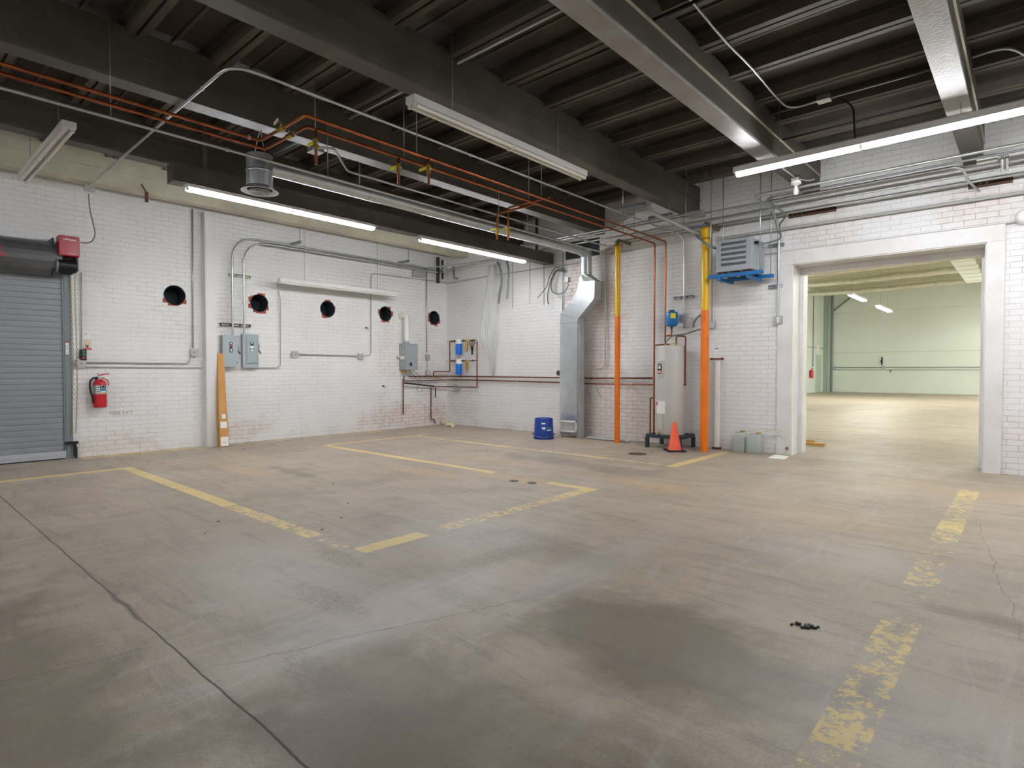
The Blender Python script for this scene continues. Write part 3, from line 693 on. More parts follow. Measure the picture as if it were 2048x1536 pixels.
wall_box(853.5, 714, .052, 'upper metal outlet box right of the tankless heater', sock=1)
wall_box(853.5, 746, .052, 'lower metal outlet box with white sockets right of the tankless heater', sock=2)
pipe(lp([(169, 724), (379, 727), (381, 713)]), .0095, mCondW, 'conduit', 'upper of two thin conduits running right from the door outlet box', 'conduit', .09, straps=(.2, .7))
pipe(lp([(169, 733.5), (404, 735.5)], .025), .007, mCondW, 'conduit', 'lower, thinner conduit running right from the door outlet box to the column', 'conduit', straps=(.6,))
pipe(lp([(385, 418), (386, 696)]), .012, mEMT, 'conduit', 'vertical conduit dropping along the left wall beside the white column', 'conduit', straps=(.12, .35, .85))
pipe(lp([(853, 545), (853.5, 706)], .03), .012, mEMT, 'conduit', 'vertical conduit dropping past the last wall hole to an outlet box', 'conduit', straps=(.3, .8))
pipe(lp([(854, 720), (854, 741)], .03), .010, mCondW, 'conduit', 'short conduit joining two outlet boxes right of the tankless heater', 'conduit')
pipe(lp([(595, 708), (713, 712)], .03), .011, mCondW, 'conduit', 'short horizontal conduit joining the two boxes below the wall holes', 'conduit', straps=(.4,))
# long conduit round the corner
c1 = lp([(727, 711.5), (742, 710), (742.5, 546), (895, 566)], .03)
c1 += [Vector((XL+.03, YR-.03, RW(901, 566, .03).z)), RW(974, 553, .03), RW(1085, 536, .03), RW(1158, 526, .03)]
pipe(c1, .010, mCondW, 'conduit', 'grey conduit rising between the holes, then running round the far corner', 'conduit', .10, straps=(.10, .2, .34, .42, .8))
# paper and warning sign beside the door
def sheet(px0, py0, px1, py1, side, m_, name, label, cat, marks=None, o=.004):
    f = LW if side == 'L' else RW
    a, b = f(px0, py0), f(px1, py1)
    H = YV if side == 'L' else Vector((1, 0, 0)); Nn = Vector((1, 0, 0)) if side == 'L' else Vector((0, -1, 0))
    c = (a+b)/2; hw = abs((b-a).dot(H))/2; hh = abs(a.z-b.z)/2
    t = thing(name, (c.x, c.y, c.z-hh), label, cat)
    MB().obox(c+Nn*o*.5, H*hw, Nn*o*.5, UPV*hh, m_).build('sheet', t)
    if marks:
        for (u0, u1, v0, v1, mm_) in marks:
            cc = c+Nn*(o+.0008)+H*hw*(u0+u1)+H*(-hw)+UPV*hh*(v0+v1-1)
            MB().obox(cc, H*hw*(u1-u0), Nn*.0008, UPV*hh*(v1-v0), mm_).build('print', t)
    return t
sheet(145.5, 664, 162, 699, 'L', mPaper, 'paper_notice', 'white paper notice behind the door chain', 'paper')
sheet(165, 662, 180, 679, 'L', mPaper, 'paper_notice', 'small white paper notice above the warning sign', 'paper', [(.1, .9, .75, .78, mGreyDk), (.1, .7, .55, .58, mGreyDk)])
sg = sheet(166, 680, 183, 700, 'L', mat('faded_sign_yellow', '#ddd0b0', .6), 'warning_sign', 'faded warning sign with falling figure and red band beside the door', 'sign', [(0, 1, .0, .10, mLabelR), (0, 1, .14, .20, mLabelR)])
a_, b_ = LW(172, 690, .007), LW(178, 696, .007)
fg = MB(); fg.bar(LW(171, 689.5, .007), LW(176, 695, .007), .002, .014, mLabelB, (0, 0, 1)); fg.bar(LW(177.5, 690, .007), LW(174, 693, .007), .002, .010, mLabelB); fg.bar(LW(176, 694, .007), LW(177.5, 695.5, .007), .002, .009, mLabelB); fg.bar(LW(170, 696, .007), LW(173.5, 696, .007), .002, .010, mLabelB)
fg.build('falling_figure', sg)
# ---- fire extinguisher
p = LW(195.5, 780); r_ = .082; ex, ey = XL+.105, p.y
zb, zt = LW(0, 0).z, 0
zb = on(196, 815, 0, ex+.02).z; zt = on(196, 763, 0, ex).z; zv = on(196, 750, 0, ex).z
fe = thing('fire_extinguisher', (ex, ey, zb), 'red fire extinguisher hanging on the left wall near the door', 'fire extinguisher')
MB().lathe((ex, ey, zb), [(0, .006), (r_*.86, 0), (r_*.97, .012), (r_, .03), (r_, zt-zb-.05), (r_*.93, zt-zb-.02), (r_*.7, zt-zb+.01), (r_*.34, zt-zb+.03), (.018, zt-zb+.035), (.018, zt-zb+.06), (0, zt-zb+.06)], mExtRed, 28).build('cylinder', fe)
MB().lathe((ex, ey, zt-.175), [(r_+.0012, 0), (r_+.0012, .125)], mLabelG, 28).build('silver_label', fe)
lbm = MB()
for (a0, a1, z0_, z1_, m_) in ((-12, 42, .085, .118, mLabelB), (-8, 38, .045, .078, mLabelT), (-20, 45, .008, .014, mLabelB), (-15, 25, .010, .024, mLabelY), (-40, -16, .02, .11, mLabelW), (-38, -18, .03, .04, mLabelB), (-38, -18, .06, .07, mLabelB), (-38, -18, .09, .1, mLabelB), (0, 34, .030, .042, mLabelW)):
    lbm.add([(ex+(r_+.003)*math.cos(math.radians(q)), ey+(r_+.003)*math.sin(math.radians(q)), zt-.175+zz) for q, zz in ((a0, z0_), ((a0+a1)/2, z0_), (a1, z0_), (a1, z1_), ((a0+a1)/2, z1_), (a0, z1_))], [(0, 1, 4, 5), (1, 2, 3, 4)], m_)
lbm.build('label_print', fe)
vh = MB().box(ex-.02, ey-.025, zt+.03, ex+.02, ey+.02, zt+.075, mGalv).build('valve_head', fe, .006)
MB().tube(curve([(ex, ey-.01, zt+.082), (ex, ey+.03, zt+.095), (ex, ey+.075, zt+.105), (ex, ey+.115, zt+.103)]), .007, mExtRed, 8).build('lever', vh)
MB().tube([(ex, ey+.0, zt+.06), (ex, ey+.05, zt+.045), (ex, ey+.10, zt+.01), (ex, ey+.105, zt-.06)], .006, mExtRed, 8, .02).build('carry_handle', fe)
MB().tube(curve([(ex+.01, ey-.02, zt+.055), (ex+.02, ey-.075, zt+.05), (ex+.02, ey-.115, zt+.0), (ex+.02, ey-.115, zt-.10), (ex+.02, ey-.095, zt-.20), (ex+.015, ey-.085, zt-.235)]), .011, mRubber, 10).build('hose', fe)
MB().cyl((ex+.015, ey-.085, zt-.235), (ex+.012, ey-.078, zt-.30), .013, mRubber, 10, .017).build('nozzle', fe)
MB().cyl((ex+.0, ey-.012, zt+.09), (ex-.0, ey-.025, zt+.12), .005, mGreen, 8).build('safety_tag', vh)
MB().box(XL, ey-.03, zt-.28, XL+.03, ey+.03, zt+.05, mBlackM).build('wall_bracket', fe)
# ---- white column
def solve_o(pa, pb, y):        # depth o so that photo column pb at depth o has the same Y as pa on the wall
    lo, hi = 0, .8
    for _ in range(40):
        mid = (lo+hi)/2
        if LW(pb, y, mid).y > LW(pa, y, 0).y: lo = mid
        else: hi = mid
    return lo
yc0 = LW(404, 650).y; oc = solve_o(404, 411.5, 650); oc = min(max(oc, .06), .3); yc1 = LW(433.5, 650, oc).y
cm = MB(); cm.box(XL, yc0, 0, XL+oc, yc1, 3.66, mPaintW); cm.box(XL+oc, yc0+.012, 0, XL+oc+.004, yc1-.03, 3.64, mPaintW)
single(cm, 'wall_column', 'white painted column standing against the left wall', 'column', bevel=.004)
# ---- cardboard carton leaning beside the column
zb0 = LW(448, 880, .30); top = LW(439.5, 707, .13)
bt = Vector((zb0.x, zb0.y, 0.0)); ax_ = (top-bt); hl = ax_.length/2; d_ = ax_.normalized(); sd = YV-(d_*d_.y); sd.normalize(); nn = sd.cross(d_)
ct = thing('cardboard_carton', bt, 'long narrow cardboard carton leaning against the wall beside the white column', 'box')
c_ = (bt+top)/2 + Vector((0, 0, .01))
wA = .072; wB = .105
bm_ = MB(); q = [bt-sd*wA, bt+sd*wA, top+sd*wA*.62, top-sd*wA*.62]
bm_.prism([v+nn*.03 for v in q], -nn*.09 if nn.x > 0 else nn*.09, mCard); bm_.build('carton', ct, .002)
front = nn if nn.x > 0 else -nn
f0 = front*.0315
def onface(u, v, hw, hh, m_, nm):
    cc = bt+ax_*v+sd*u*wA+front*.0325; MB().obox(cc, sd*hw, front*.001, d_*hh, m_).build(nm, ct)
onface(.0, .055, .058, .070, mLabelW, 'white_label'); onface(-.05, .23, .05, .05, mLabelW, 'white_label'); onface(.05, .32, .028, .035, mLabelW, 'white_label')
for k in range(4): onface(.05, .035+k*.015, .035, .003, mLabelB, 'label_print')
onface(.05, .235, .03, .004, mLabelB, 'label_print'); onface(0, .55, .060, .002, mCardD, 'crease')
# ---- two disconnect panels
def panel(pl0, pf0, pf1, pyt, pyb, label, raised):
    o = solve_o(pl0, pf0, 700); o = min(max(o, .08), .28)
    y0, y1 = LW(pf0, 700, o).y, LW(pf1, 700, o).y; z1, z0 = LW(pf0, pyt, o).z, LW(pf0, pyb, o).z
    t = thing('disconnect_switch', (XL, (y0+y1)/2, z0), label, 'electrical panel'); X = XL+o
    MB().box(XL, y0, z0, X-.012, y1, z1, mGreyBox).build('enclosure', t, .004)
    dr_ = MB().box(X-.012, y0-.004, z0-.004, X, y1+.004, z1+.004, mGreyBox).build('door', t, .004)
    if raised:
        a = [(X, y0+.04, z0+.055), (X, y1-.025, z0+.055), (X, y1-.025, z1-.035), (X, y0+.04, z1-.035)]
        b = [(X+.022, y0+.062, z0+.078), (X+.022, y1-.045, z0+.078), (X+.022, y1-.045, z1-.075), (X+.022, y0+.062, z1-.075)]
        MB().add(a+b, [(4, 5, 6, 7), (0, 1, 5, 4), (1, 2, 6, 5), (2, 3, 7, 6), (3, 0, 4, 7)], mGreyBox).build('raised_panel', t)
    X2 = X+(.023 if raised else .001); ym = (y0+y1)/2+.01; zm = z0+(z1-z0)*.62
    if raised:
        for (dy, dz, hy, hz, m_) in ((0, .055, .028, .010, mLabelT), (-.024, .068, .007, .010, mLabelB), (.024, .068, .007, .010, mLabelB), (0, .032, .028, .014, mLabelB), (0, -.002, .026, .020, mLabelW), (-.02, -.035, .008, .012, mLabelB), (.02, -.035, .008, .012, mLabelB), (0, -.05, .018, .012, mLabelW)):
            MB().box(X2, ym+dy-hy, zm+dz-hz, X2+.0015, ym+dy+hy, zm+dz+hz, m_).build('label', t)
        lettering('ON', .018, (X2+.002, ym, zm+.055), YV, UPV, mLabelW, t); 
    else:
        for (dy, dz, hy, hz, m_) in ((0, .06, .024, .024, mLabelB), (0, .062, .010, .014, mLabelW), (0, .022, .022, .012, mLabelR), (0, -.005, .022, .014, mLabelB), (0, -.05, .024, .028, mLabelB), (0, -.048, .009, .022, mLabelW), (0, -.085, .018, .004, mLabelR)):
            MB().box(X2, ym+dy-hy, zm+dz-hz, X2+.0015+(.0006 if m_ is mLabelW else 0), ym+dy+hy, zm+dz+hz, m_).build('label', t)
    zh = z0+(z1-z0)*.63
    hd_ = MB().tube(curve([(XL+o*.55, y1+.012, zh+.07), (XL+o*.62, y1+.020, zh+.02), (XL+o*.7, y1+.016, zh-.03), (XL+o*.75, y1+.014, zh-.06)]), .010, mBlackM, 8).build('switch_handle', t)
    MB().cyl((XL+o*.75, y1+.014, zh-.06), (XL+o*.95, y1+.045, zh-.115), .010, mat('maroon_grip', '#5a1a22', .4) if 'maroon_grip' not in MATS else MATS['maroon_grip'], 8).build('handle_grip', hd_)
    MB().cyl((X, y1-.012, z0+.07), (X+.006, y1-.012, z0+.07), .007, mBlackM, 8).build('latch_screw', dr_)
    return t, y0, y1, z0, z1, o
P1 = panel(440, 446, 475.5, 670, 733.5, 'left grey disconnect switch box with a flat cover', False)
P2 = panel(481.5, 486, 517, 668, 735, 'right grey disconnect switch box with a raised cover panel', True)
# their conduits
def tall(pxv, pyb, ptsx, o, label):
    z0 = LW(pxv, pyb, o).z; y0 = LW(pxv, 560, o).y; zr = LW(600, ptsx, o).z
    return [Vector((XL+o, y0, z0)), Vector((XL+o, y0, zr)), Vector((XL+o, 8.35, zr))]
pa = tall(464.5, 671, 494, .10, ''); pb = tall(487.5, 669, 499, .20, '')
pa[0].z = P1[4]-.005; pb[0].z = P2[4]-.005
pipe(pa, .017, mEMT, 'conduit', 'large conduit rising from the left disconnect box and bending along the wall', 'conduit', .42, straps=(.12, .2), n=10)
pipe(pb, .017, mEMT, 'conduit', 'large conduit rising from the right disconnect box and bending along the wall', 'conduit', .42, couplings=(.09, .21), n=10)
def strut(pa_, pb_, side, label, o=.02, m_=None, hh=.010, dbl=True):
    f = LW if side == 'L' else RW
    a, b = f(*pa_, o), f(*pb_, o); z = (a.z+b.z)/2; a.z = b.z = z
    mb = MB()
    if dbl:
        for s in (-.019, .019): mb.bar(a+Vector((0, 0, s)), b+Vector((0, 0, s)), .04, .007, m_ or mStrut)
        for q in (0.02, .35, .65, .98): mb.bar(a+(b-a)*(q-.015), a+(b-a)*(q+.015), .03, .036, m_ or mStrut)
    else: mb.bar(a, b, .04, hh*2, m_ or mStrut)
    return single(mb, 'strut_channel', label, 'strut')
strut((440, 648), (501, 652), 'L', 'dark strut channel just above the two disconnect boxes', m_=mRust, dbl=True)
strut((457, 550), (501, 554), 'L', 'greenish strut channel holding both conduits above the disconnect boxes', m_=mat('olive_zinc', '#8f9a6a', .45, .3))
for (px, py, lab) in ((590, 484, 'short strut bracket at the left carrying the paired wall conduits'), (806, 521, 'short strut bracket near the corner carrying the paired wall conduits')):
    zz = LW(600, 494, .1).z; a = on(px, py, 0, XL+.15); 
    t = thing('strut_bracket', (XL, a.y, zz), lab, 'bracket')
    MB().box(XL, a.y-.02, zz+.018, XL+.34, a.y+.02, zz+.058, mStrut).build('arm', t)
    MB().cyl((XL+.32, a.y, zz+.05), (XL+.32, a.y, ZD+.155), .005, mStrut, 6).build('hanger_rod', t)
# conduit of the low unlit fixture
pipe([Vector((-9.48, 4.84, 2.755)), Vector((XL+.03, 4.84, 2.755)), LW(561, 600, .03), LW(561, 735.5, .03), Vector((XL+.03, P2[2], LW(561, 735.5, .03).z))], .009, mCondW, 'conduit', 'thin conduit dropping from the low unlit fixture towards the disconnect boxes', 'conduit', .09, straps=(.4, .7))
# hole rims: broken brick
for i, (y, z, r) in enumerate(HOLES):
    rnd = random.Random(40+i); mb = MB(); n = [3, 14, 6, 9, 11][i]
    mbp = MB(); nn_ = 36
    arcs = [rnd.uniform(0, 360) for _ in range(n)] if i else [rnd.uniform(215, 330) for _ in range(5)]
    if i == 4: arcs = [150, 165, 180, 195, 210, 235, 250, 270, 290, 315, 335]
    t = thing('wall_hole', (XL, y, z-r), ['round dark hole cored through the wall left of the white column', 'round hole with bare brick rim above the disconnect boxes', 'round hole with chipped rim right below the low unlit fixture', 'round hole with red chipped rim left of the white flue pipe', 'round hole with bare brick beside it, nearest the corner'][i], 'hole')
    for a0 in arcs:
        a0 = math.radians(a0); w_ = rnd.uniform(.18, .34); d_o = rnd.uniform(.012, .045)
        A_ = [a0-w_+2*w_*q/4 for q in range(5)]; inner = [(y+(r-.004)*math.cos(q), z+(r-.004)*math.sin(q)) for q in A_]
        if abs(math.cos(a0)) > abs(math.sin(a0))*.9:
            yo = y+math.copysign(max(abs(p_[0]-y) for p_ in inner)+d_o, math.cos(a0)); outer = [(yo, inner[-1][1]), (yo, inner[0][1])]
        else:
            zo = z+math.copysign(max(abs(p_[1]-z) for p_ in inner)+d_o*.7, math.sin(a0)); outer = [(inner[-1][0]+rnd.uniform(0, .02)*math.copysign(1, inner[-1][0]-inner[0][0]), zo), (inner[0][0]-rnd.uniform(0, .02)*math.copysign(1, inner[-1][0]-inner[0][0]), zo)]
        MB().prism([(XL-.02, a_, b_) for a_, b_ in inner+outer], (.0212+rnd.uniform(0, .003), 0, 0), mBrickRed).build('broken_rim', t)
        continue
        poly = [(XL-.02, y+(r-.006)*math.cos(a0-w_), z+(r-.006)*math.sin(a0-w_)), (XL-.02, y+rr*math.cos(a0-w_*.8), z+rr*math.sin(a0-w_*.8)), (XL-.02, y+rr*1.02*math.cos(a0), z+rr*math.sin(a0)), (XL-.02, y+rr*math.cos(a0+w_*.8), z+rr*math.sin(a0+w_*.8)), (XL-.02, y+(r-.006)*math.cos(a0+w_), z+(r-.006)*math.sin(a0+w_))]
        mbp.prism(poly, (.0215+rnd.uniform(0, .002), 0, 0), mBrickRed)
    mbt = MB(); mbt.lathe((XL-.30, y, z), [(r*.95, 0), (r*.95, .2985), (r*1.04, .3015)], mDark, 28, (1, 0, 0)); mbt.add([(XL-.296, y+s1*r, z+s2*r) for s1, s2 in ((-1, -1), (1, -1), (1, 1), (-1, 1))], [(0, 1, 2, 3)], mDark)  # dark sleeve and backing paint the shade inside the bore
    mbt.build('bore_shade_liner', t)
# ---- tankless water heater with its flue
o = min(max(solve_o(798, 811, 713), .10), .30); y0 = LW(811, 713, o).y; y1 = LW(836, 713, o).y; z1 = LW(820, 687, o).z; z0 = LW(820, 740, o).z
tw = thing('tankless_water_heater', (XL, (y0+y1)/2, z0), 'grey tankless water heater with white flue on the left wall', 'water heater')
MB().box(XL, y0, z0, XL+o, y1, z1, mSilverW).build('cabinet', tw, .008)
MB().box(XL+o, y0+.015, z0+.015, XL+o+.004, y1-.012, z1-.012, mSilverW).build('front_cover', tw)
MB().box(XL+o+.004, y0+.11, z0+.085, XL+o+.007, y0+.16, z0+.15, mBlack).build('display', tw)
for zz in (.10, .22, .33): MB().box(XL+.04, y0-.003, z0+zz, XL+o-.03, y0, z0+zz+.07, mLabelG if zz != .22 else mLabelW).build('side_label', tw)
yf = y0+(y1-y0)*.32; xf = XL+o*.55; zf = LW(815, 632, o*.5).z
MB().lathe((xf, yf, z1), [(.062, 0), (.066, .01), (.066, .03), (.058, .035), (.058, .06)], mGalv, 20).build('flue_collar', tw)
MB().tube([(xf, yf, z1+.05), (xf, yf, zf), (XL-.0, yf-.03, zf)], .056, mWhitePl, 18, .10).build('flue_pipe', tw)
MB().lathe((XL+.001, yf-.03, zf), [(.056, .012), (.085, .012), (.085, 0)], mPVCold, 20, (1, 0, 0)).build('wall_flange', tw)
MB().box(XL+.04, y0+.02, z0-.05, XL+.13, y0+.10, z0, mBrass).build('brass_valves', tw, .01)
MB().cyl((XL+.06, y0-.09, z1-.27), (XL+.06, y0, z1-.27), .022, mPVCold, 12).build('side_fitting', tw)
for px, py, lab in ((733, 656, 'small black cable stub on the wall below the third hole'), (767, 772, 'small black cable stub low on the wall left of the flue heater')):
    a = LW(px, py, 0); mb = MB(); mb.box(XL, a.y-.03, a.z-.015, XL+.03, a.y-.008, a.z+.015, mBlackM); mb.tube(curve([a+Vector((.01, -.02, 0)), a+Vector((.03, .01, .0)), a+Vector((.02, .02, -.03)), a+Vector((.01, .03, -.05))]), .004, mBlackM, 6)
    single(mb, 'cable_stub', lab, 'cable')
# faint stencilled words
t = thing('wall_stencil', LW(243, 830), 'faint tan stencilled words low on the left wall', 'lettering')
c = LW(243, 826); lettering('FIRE EXT', .075, (XL+.003, c.y, c.z), YV, UPV, mPaintStencil, t, 'stencil_line', .0006)
# ================================================================ corner plumbing and things along the right wall
XV = Vector((1, 0, 0))
# pipes that start on the left wall and pass the corner (z nearly constant)
def corner(ptsL, ptsR, o):
    a = lp(ptsL, o); z = a[-1].z; b = rp(ptsR, o)
    return a + [Vector((XL+o, YR-o, (z+b[0].z)/2))] + b
pipe(corner([(818, 753), (866, 752.7)], [(940, 752.9), (1119, 755.5)], .06), .0125, mCopperD, 'copper_pipe', 'upper of two long copper pipes running from the flue heater to the duct', 'pipe', .03, straps=(.12, .28, .75), couplings=(.2, .35))
pipe(corner([(808, 752), (808, 762), (866, 761)], [(940, 760), (1119, 765)], .06), .0125, mCopperD, 'copper_pipe', 'lower of two long copper pipes running from the flue heater to the duct', 'pipe', .03, straps=(.3, .76), couplings=(.36,))
vb = thing('ball_valve', RW(881, 753, .06), 'yellow-handled brass valve on the copper pipe near the corner', 'valve')
c = Vector((XL+.3, YR-.06, RW(910, 753, .06).z)); c = LW(876, 753, .06)
MB().cyl(c-YV*.05, c+YV*.05, .024, mBrass, 12).build('valve_body', vb); MB().bar(c+UPV*.03, c+UPV*.03+YV*.09, .02, .006, mYelHandle).build('handle', vb)
pipe(lp([(806.5, 758), (806.5, 829)], .05), .0125, mCopperD, 'copper_pipe', 'copper pipe dropping below the tankless heater and ending above the floor', 'pipe', straps=(.55, .98))
pipe([LW(809, 766, .09), LW(836, 769, .10), LW(868, 772.5, .06)], .016, mRubber, 'water_hose', 'black insulated line slanting below the tankless heater', 'hose', .05)
pipe(lp([(862, 774.5), (862, 838), (868, 839), (871, 847)], .05), .0125, mCopperD, 'copper_pipe', 'copper drain pipe running down to the white fittings in the corner', 'pipe', .03, straps=(.5,))
zlo = RW(930, 774, .09).z
pipe([Vector((XL+.09, LW(866, 774, .09).y, zlo)), Vector((XL+.09, YR-.09, zlo)), Vector((RW(954, 774, .09).x, YR-.09, zlo)), RW(954, 683, .09)], .0125, mCopperD, 'copper_pipe', 'copper pipe rising along the right side of the blue filters', 'pipe', .03, straps=(.35, .8))
z1_ = RW(905, 743, .06).z
xq0 = max(RW(899.5, 700, .09).x, XL+.12)
pipe([LW(867, 752, .09), Vector((LW(867, 743, .09).x, LW(867, 743, .09).y, z1_)), Vector((XL+.09, YR-.09, z1_)), Vector((xq0, YR-.09, z1_)), Vector((xq0, YR-.09, RW(899.5, 681, .09).z))], .0125, mCopperD, 'copper_pipe', 'copper pipe rising along the left side of the blue filters', 'pipe', .03, straps=(.85,))
pipe(lp([(871, 776), (871, 795)], .06), .012, mBlackM, 'pipe_stub', 'short black stub hanging below the corner pipes', 'pipe')
# tangled sensor wires and grey sensor
wr_ = MB()
for k, (a, b, c_, d) in enumerate((((818, 740), (826, 748), (834, 760), (840, 772)), ((836, 770), (834, 780), (841, 784), (847, 776)), ((823, 738), (832, 745), (838, 752), (843, 768)))):
    wr_.tube(curve([LW(*a, .10), LW(*b, .13), LW(*c_, .14), LW(*d, .12)]), .004, mRubber, 5)
single(wr_, 'sensor_wires', 'tangled thin black wires below the tankless heater', 'wire')
c = RW(912, 776, .07)
gs = thing('pipe_sensor', c, 'grey tilted fitting on the low copper pipe under the blue filters', 'fitting')
MB().obox(c, (XV*.07-UPV*.03), YV*.03, (UPV*.045+XV*.02), mPlateGrey).build('body', gs, .008); MB().ball(c+UPV*.06-XV*.0, .018, mPlateGrey).build('cap', gs)
# two filter rows
for row, (yb, lab) in enumerate(((681.5, 'upper'), (721.5, 'lower'))):
    z = RW(925, yb, .09).z
    t = thing('water_filter', RW(918, yb+26, .09), lab+' blue water filter housing with brass cartridge in the corner', 'water filter')
    xa, xb = max(RW(899.5, yb, .09).x, XL+.12), RW(953, yb, .09).x
    MB().cyl((xa, YR-.09, z), (xb, YR-.09, z), .011, mCopperD, 8).build('manifold_pipe', t)
    x = RW(918.3, yb, .09).x
    MB().lathe((x, YR-.10, z), [(0, -.305), (.058, -.30), (.066, -.28), (.068, -.07), (.066, -.065)], mBlueF, 20).build('filter_bowl', t)
    MB().lathe((x, YR-.10, z), [(.072, -.066), (.074, -.03), (.06, .03), (0, .032)], mWhitePl, 20).build('filter_cap', t)
    x2 = RW(934, yb, .09).x
    MB().lathe((x2, YR-.10, z), [(0, -.25), (.012, -.245), (.014, -.20), (.030, -.19), (.032, -.04), (.022, -.035), (.022, .02)], mBrass, 14).build('brass_cartridge', t)
    for xx in (xa, RW(939, yb, .09).x):
        MB().box(xx-.035, YR-.15, z-.012, xx+.035, YR-.125, z+.016, mYelHandle).build('valve_handle', t, .004)
    for px in (904, 909, 927, 946): 
        xx = RW(px, yb, .09).x; MB().cyl((xx-.014, YR-.09, z), (xx+.014, YR-.09, z), .020, mBlackM, 10).build('coupling', t)
z = RW(946, 681, .10).z; x = RW(945.5, 690, .10).x
hm = thing('hose_manifold', (x, YR-.12, z-.33), 'black hose manifold with looping hoses beside the upper blue filter', 'hose')
MB().lathe((x, YR-.12, z), [(.018, -.30), (.020, -.22), (.030, -.17), (.034, -.14), (0, -.13)], mBlack, 14).build('manifold', hm)
for s in (-1, -.33, .33, 1): MB().tube(curve([(x+.008*s, YR-.12, z-.15), (x+.055*s, YR-.12, z-.10), (x+.075*s, YR-.12, z-.04), (x+.04*s, YR-.12, z)]), .007, mRubber, 7).build('hose', hm)
# white fittings in the corner
rnd = random.Random(5)
fx = [(876, 846, .04, 0), (884, 848, .045, 1), (892, 851, .04, 0), (899, 851.5, .045, 1), (907, 853, .045, 0)]
for i, (px, py, r, a) in enumerate(fx):
    g = FL(px, py+1); g.x = max(g.x, XL+.08); g.y = min(g.y, YR-.09)
    mb = MB(); d = Vector((math.cos(i*1.3), math.sin(i*1.3), 0))
    mb.cyl(Vector((g.x, g.y, r))-d*.055, Vector((g.x, g.y, r))+d*.055, r, mPVCold, 14); mb.cyl((g.x, g.y, r), (g.x+.01, g.y, r*2.2), r*.8, mPVCold, 14)
    single(mb, 'pipe_fitting', 'yellowed white pipe fitting lying in the far corner', 'pipe fitting', 'loose pipe fittings in the corner')
# boxes and pipe ends near the top of the corner
a = LW(841, 547, .12)
single(MB().box(XL, a.y-.14, a.z-.07, XL+.12, a.y+.14, a.z+.07, mPlateGrey), 'wireway_box', 'flat grey metal box where the paired conduits end near the corner', 'electrical box', bevel=.004)
for (px, y0_, y1_, o, r, m_, lab) in ((876, 538, 566, .12, .035, mBlackM, 'black pipe end hanging near the top of the corner'), (885, 543, 558, .10, .022, mBlackM, 'thin dark pipe end hanging near the top of the corner')):
    p0, p1 = LW(px, y0_, o), LW(px, y1_, o); single(MB().cyl((p0.x, p0.y, ZB+.3 if False else p0.z+.25), p1, r, m_, 14), 'pipe_end', lab, 'pipe')
p0 = LW(889, 546, .25); single(MB().cyl(p0, p0+UPV*.14, .055, mGalv, 18).box(XL, p0.y-.015, p0.z+.06, p0.x-.04, p0.y+.015, p0.z+.09, mGalv), 'metal_can', 'shiny round metal can fixed at the top of the corner', 'can')
pipe([RW(907, 533, .12), RW(908, 556, .12), RW(915, 556.5, .12)], .02, mStrut, 'pipe_end', 'grey pipe with an elbow near the top of the corner', 'pipe', .03)
pipe([LW(857, 544, .12), Vector((XL+.4, 7.9, LW(857, 544, .12).z+.02)), Vector((-6.9, 8.3, 3.30))], .014, mEMT, 'conduit', 'conduit crossing diagonally from the corner to the round duct', 'conduit', .2, n=8)
pipe([RW(898, 540, .2), RW(985, 517, .2), RW(1040, 505, .2)], .012, mEMT, 'conduit', 'conduit along the wall top between the corner and the plastic sheet', 'conduit')
# hanging wires / rods on the corner side of the right wall
for (px, ya, yb, o, r, m_, lab) in ((1001.5, 512, 555, .25, .010, mEMT, 'thin rod hanging beside the plastic sheet'), (1025, 530, 616, .06, .006, mCondW, 'thin grey conduit hanging on the wall right of the plastic sheet'), (1060, 525, 607, .15, .005, mCopper, 'thin copper wire hanging from the ceiling before the bare wall'), (1088, 526, 610, .15, .005, mRubber, 'thin dark rod hanging left of the cable hole'), (1125.5, 536, 622, .04, .010, mCondW, 'thin wall conduit dropping just left of the sheet-metal duct')):
    pipe([RW(px, ya-30, o), RW(px, yb, o)], r, m_, 'hanging_rod', lab, 'rod', n=6)
fxp = curve([RW(995, 524, .25), RW(1001, 540, .25), RW(1003, 565, .22), RW(999, 590, .18), RW(997, 607, .16)])
single(MB().tube(fxp, .022, mFlex, 10), 'flexible_conduit', 'thick grey flexible conduit hanging open-ended by the plastic sheet', 'conduit', loc=fxp[0])
fxp = curve([RW(1013, 520, .2), RW(1017, 540, .2), RW(1016, 575, .2), RW(1014, 598, .2)])
single(MB().tube(fxp, .018, mFlex, 10), 'flexible_conduit', 'second flexible conduit hanging right of the thicker one', 'conduit', loc=fxp[0])
# plastic sheet
rows = [(530, 978, 993), (560, 974, 996), (600, 969, 997), (640, 965, 997), (668, 962, 996), (690, 968, 994), (715, 975, 991), (752, 983, 987)]
mb = MB(); nc = 22; vs = []
for j, (py, x0, x1) in enumerate(rows):
    for i in range(nc+1):
        u = i/nc; p = RW(x0+(x1-x0)*u, py, .06+.035*math.sin(i*2.1+j*.5)+.02*math.sin(i*4.7+j)); vs.append(p)
mb.add(vs, [(j*(nc+1)+i, j*(nc+1)+i+1, (j+1)*(nc+1)+i+1, (j+1)*(nc+1)+i) for j in range(len(rows)-1) for i in range(nc)], mSheet, True)
t = thing('plastic_sheet', RW(985, 752, .05), 'crumpled clear plastic sheet hanging down the wall near the corner', 'plastic sheet')
mb.build('sheet', t, sharp=False)
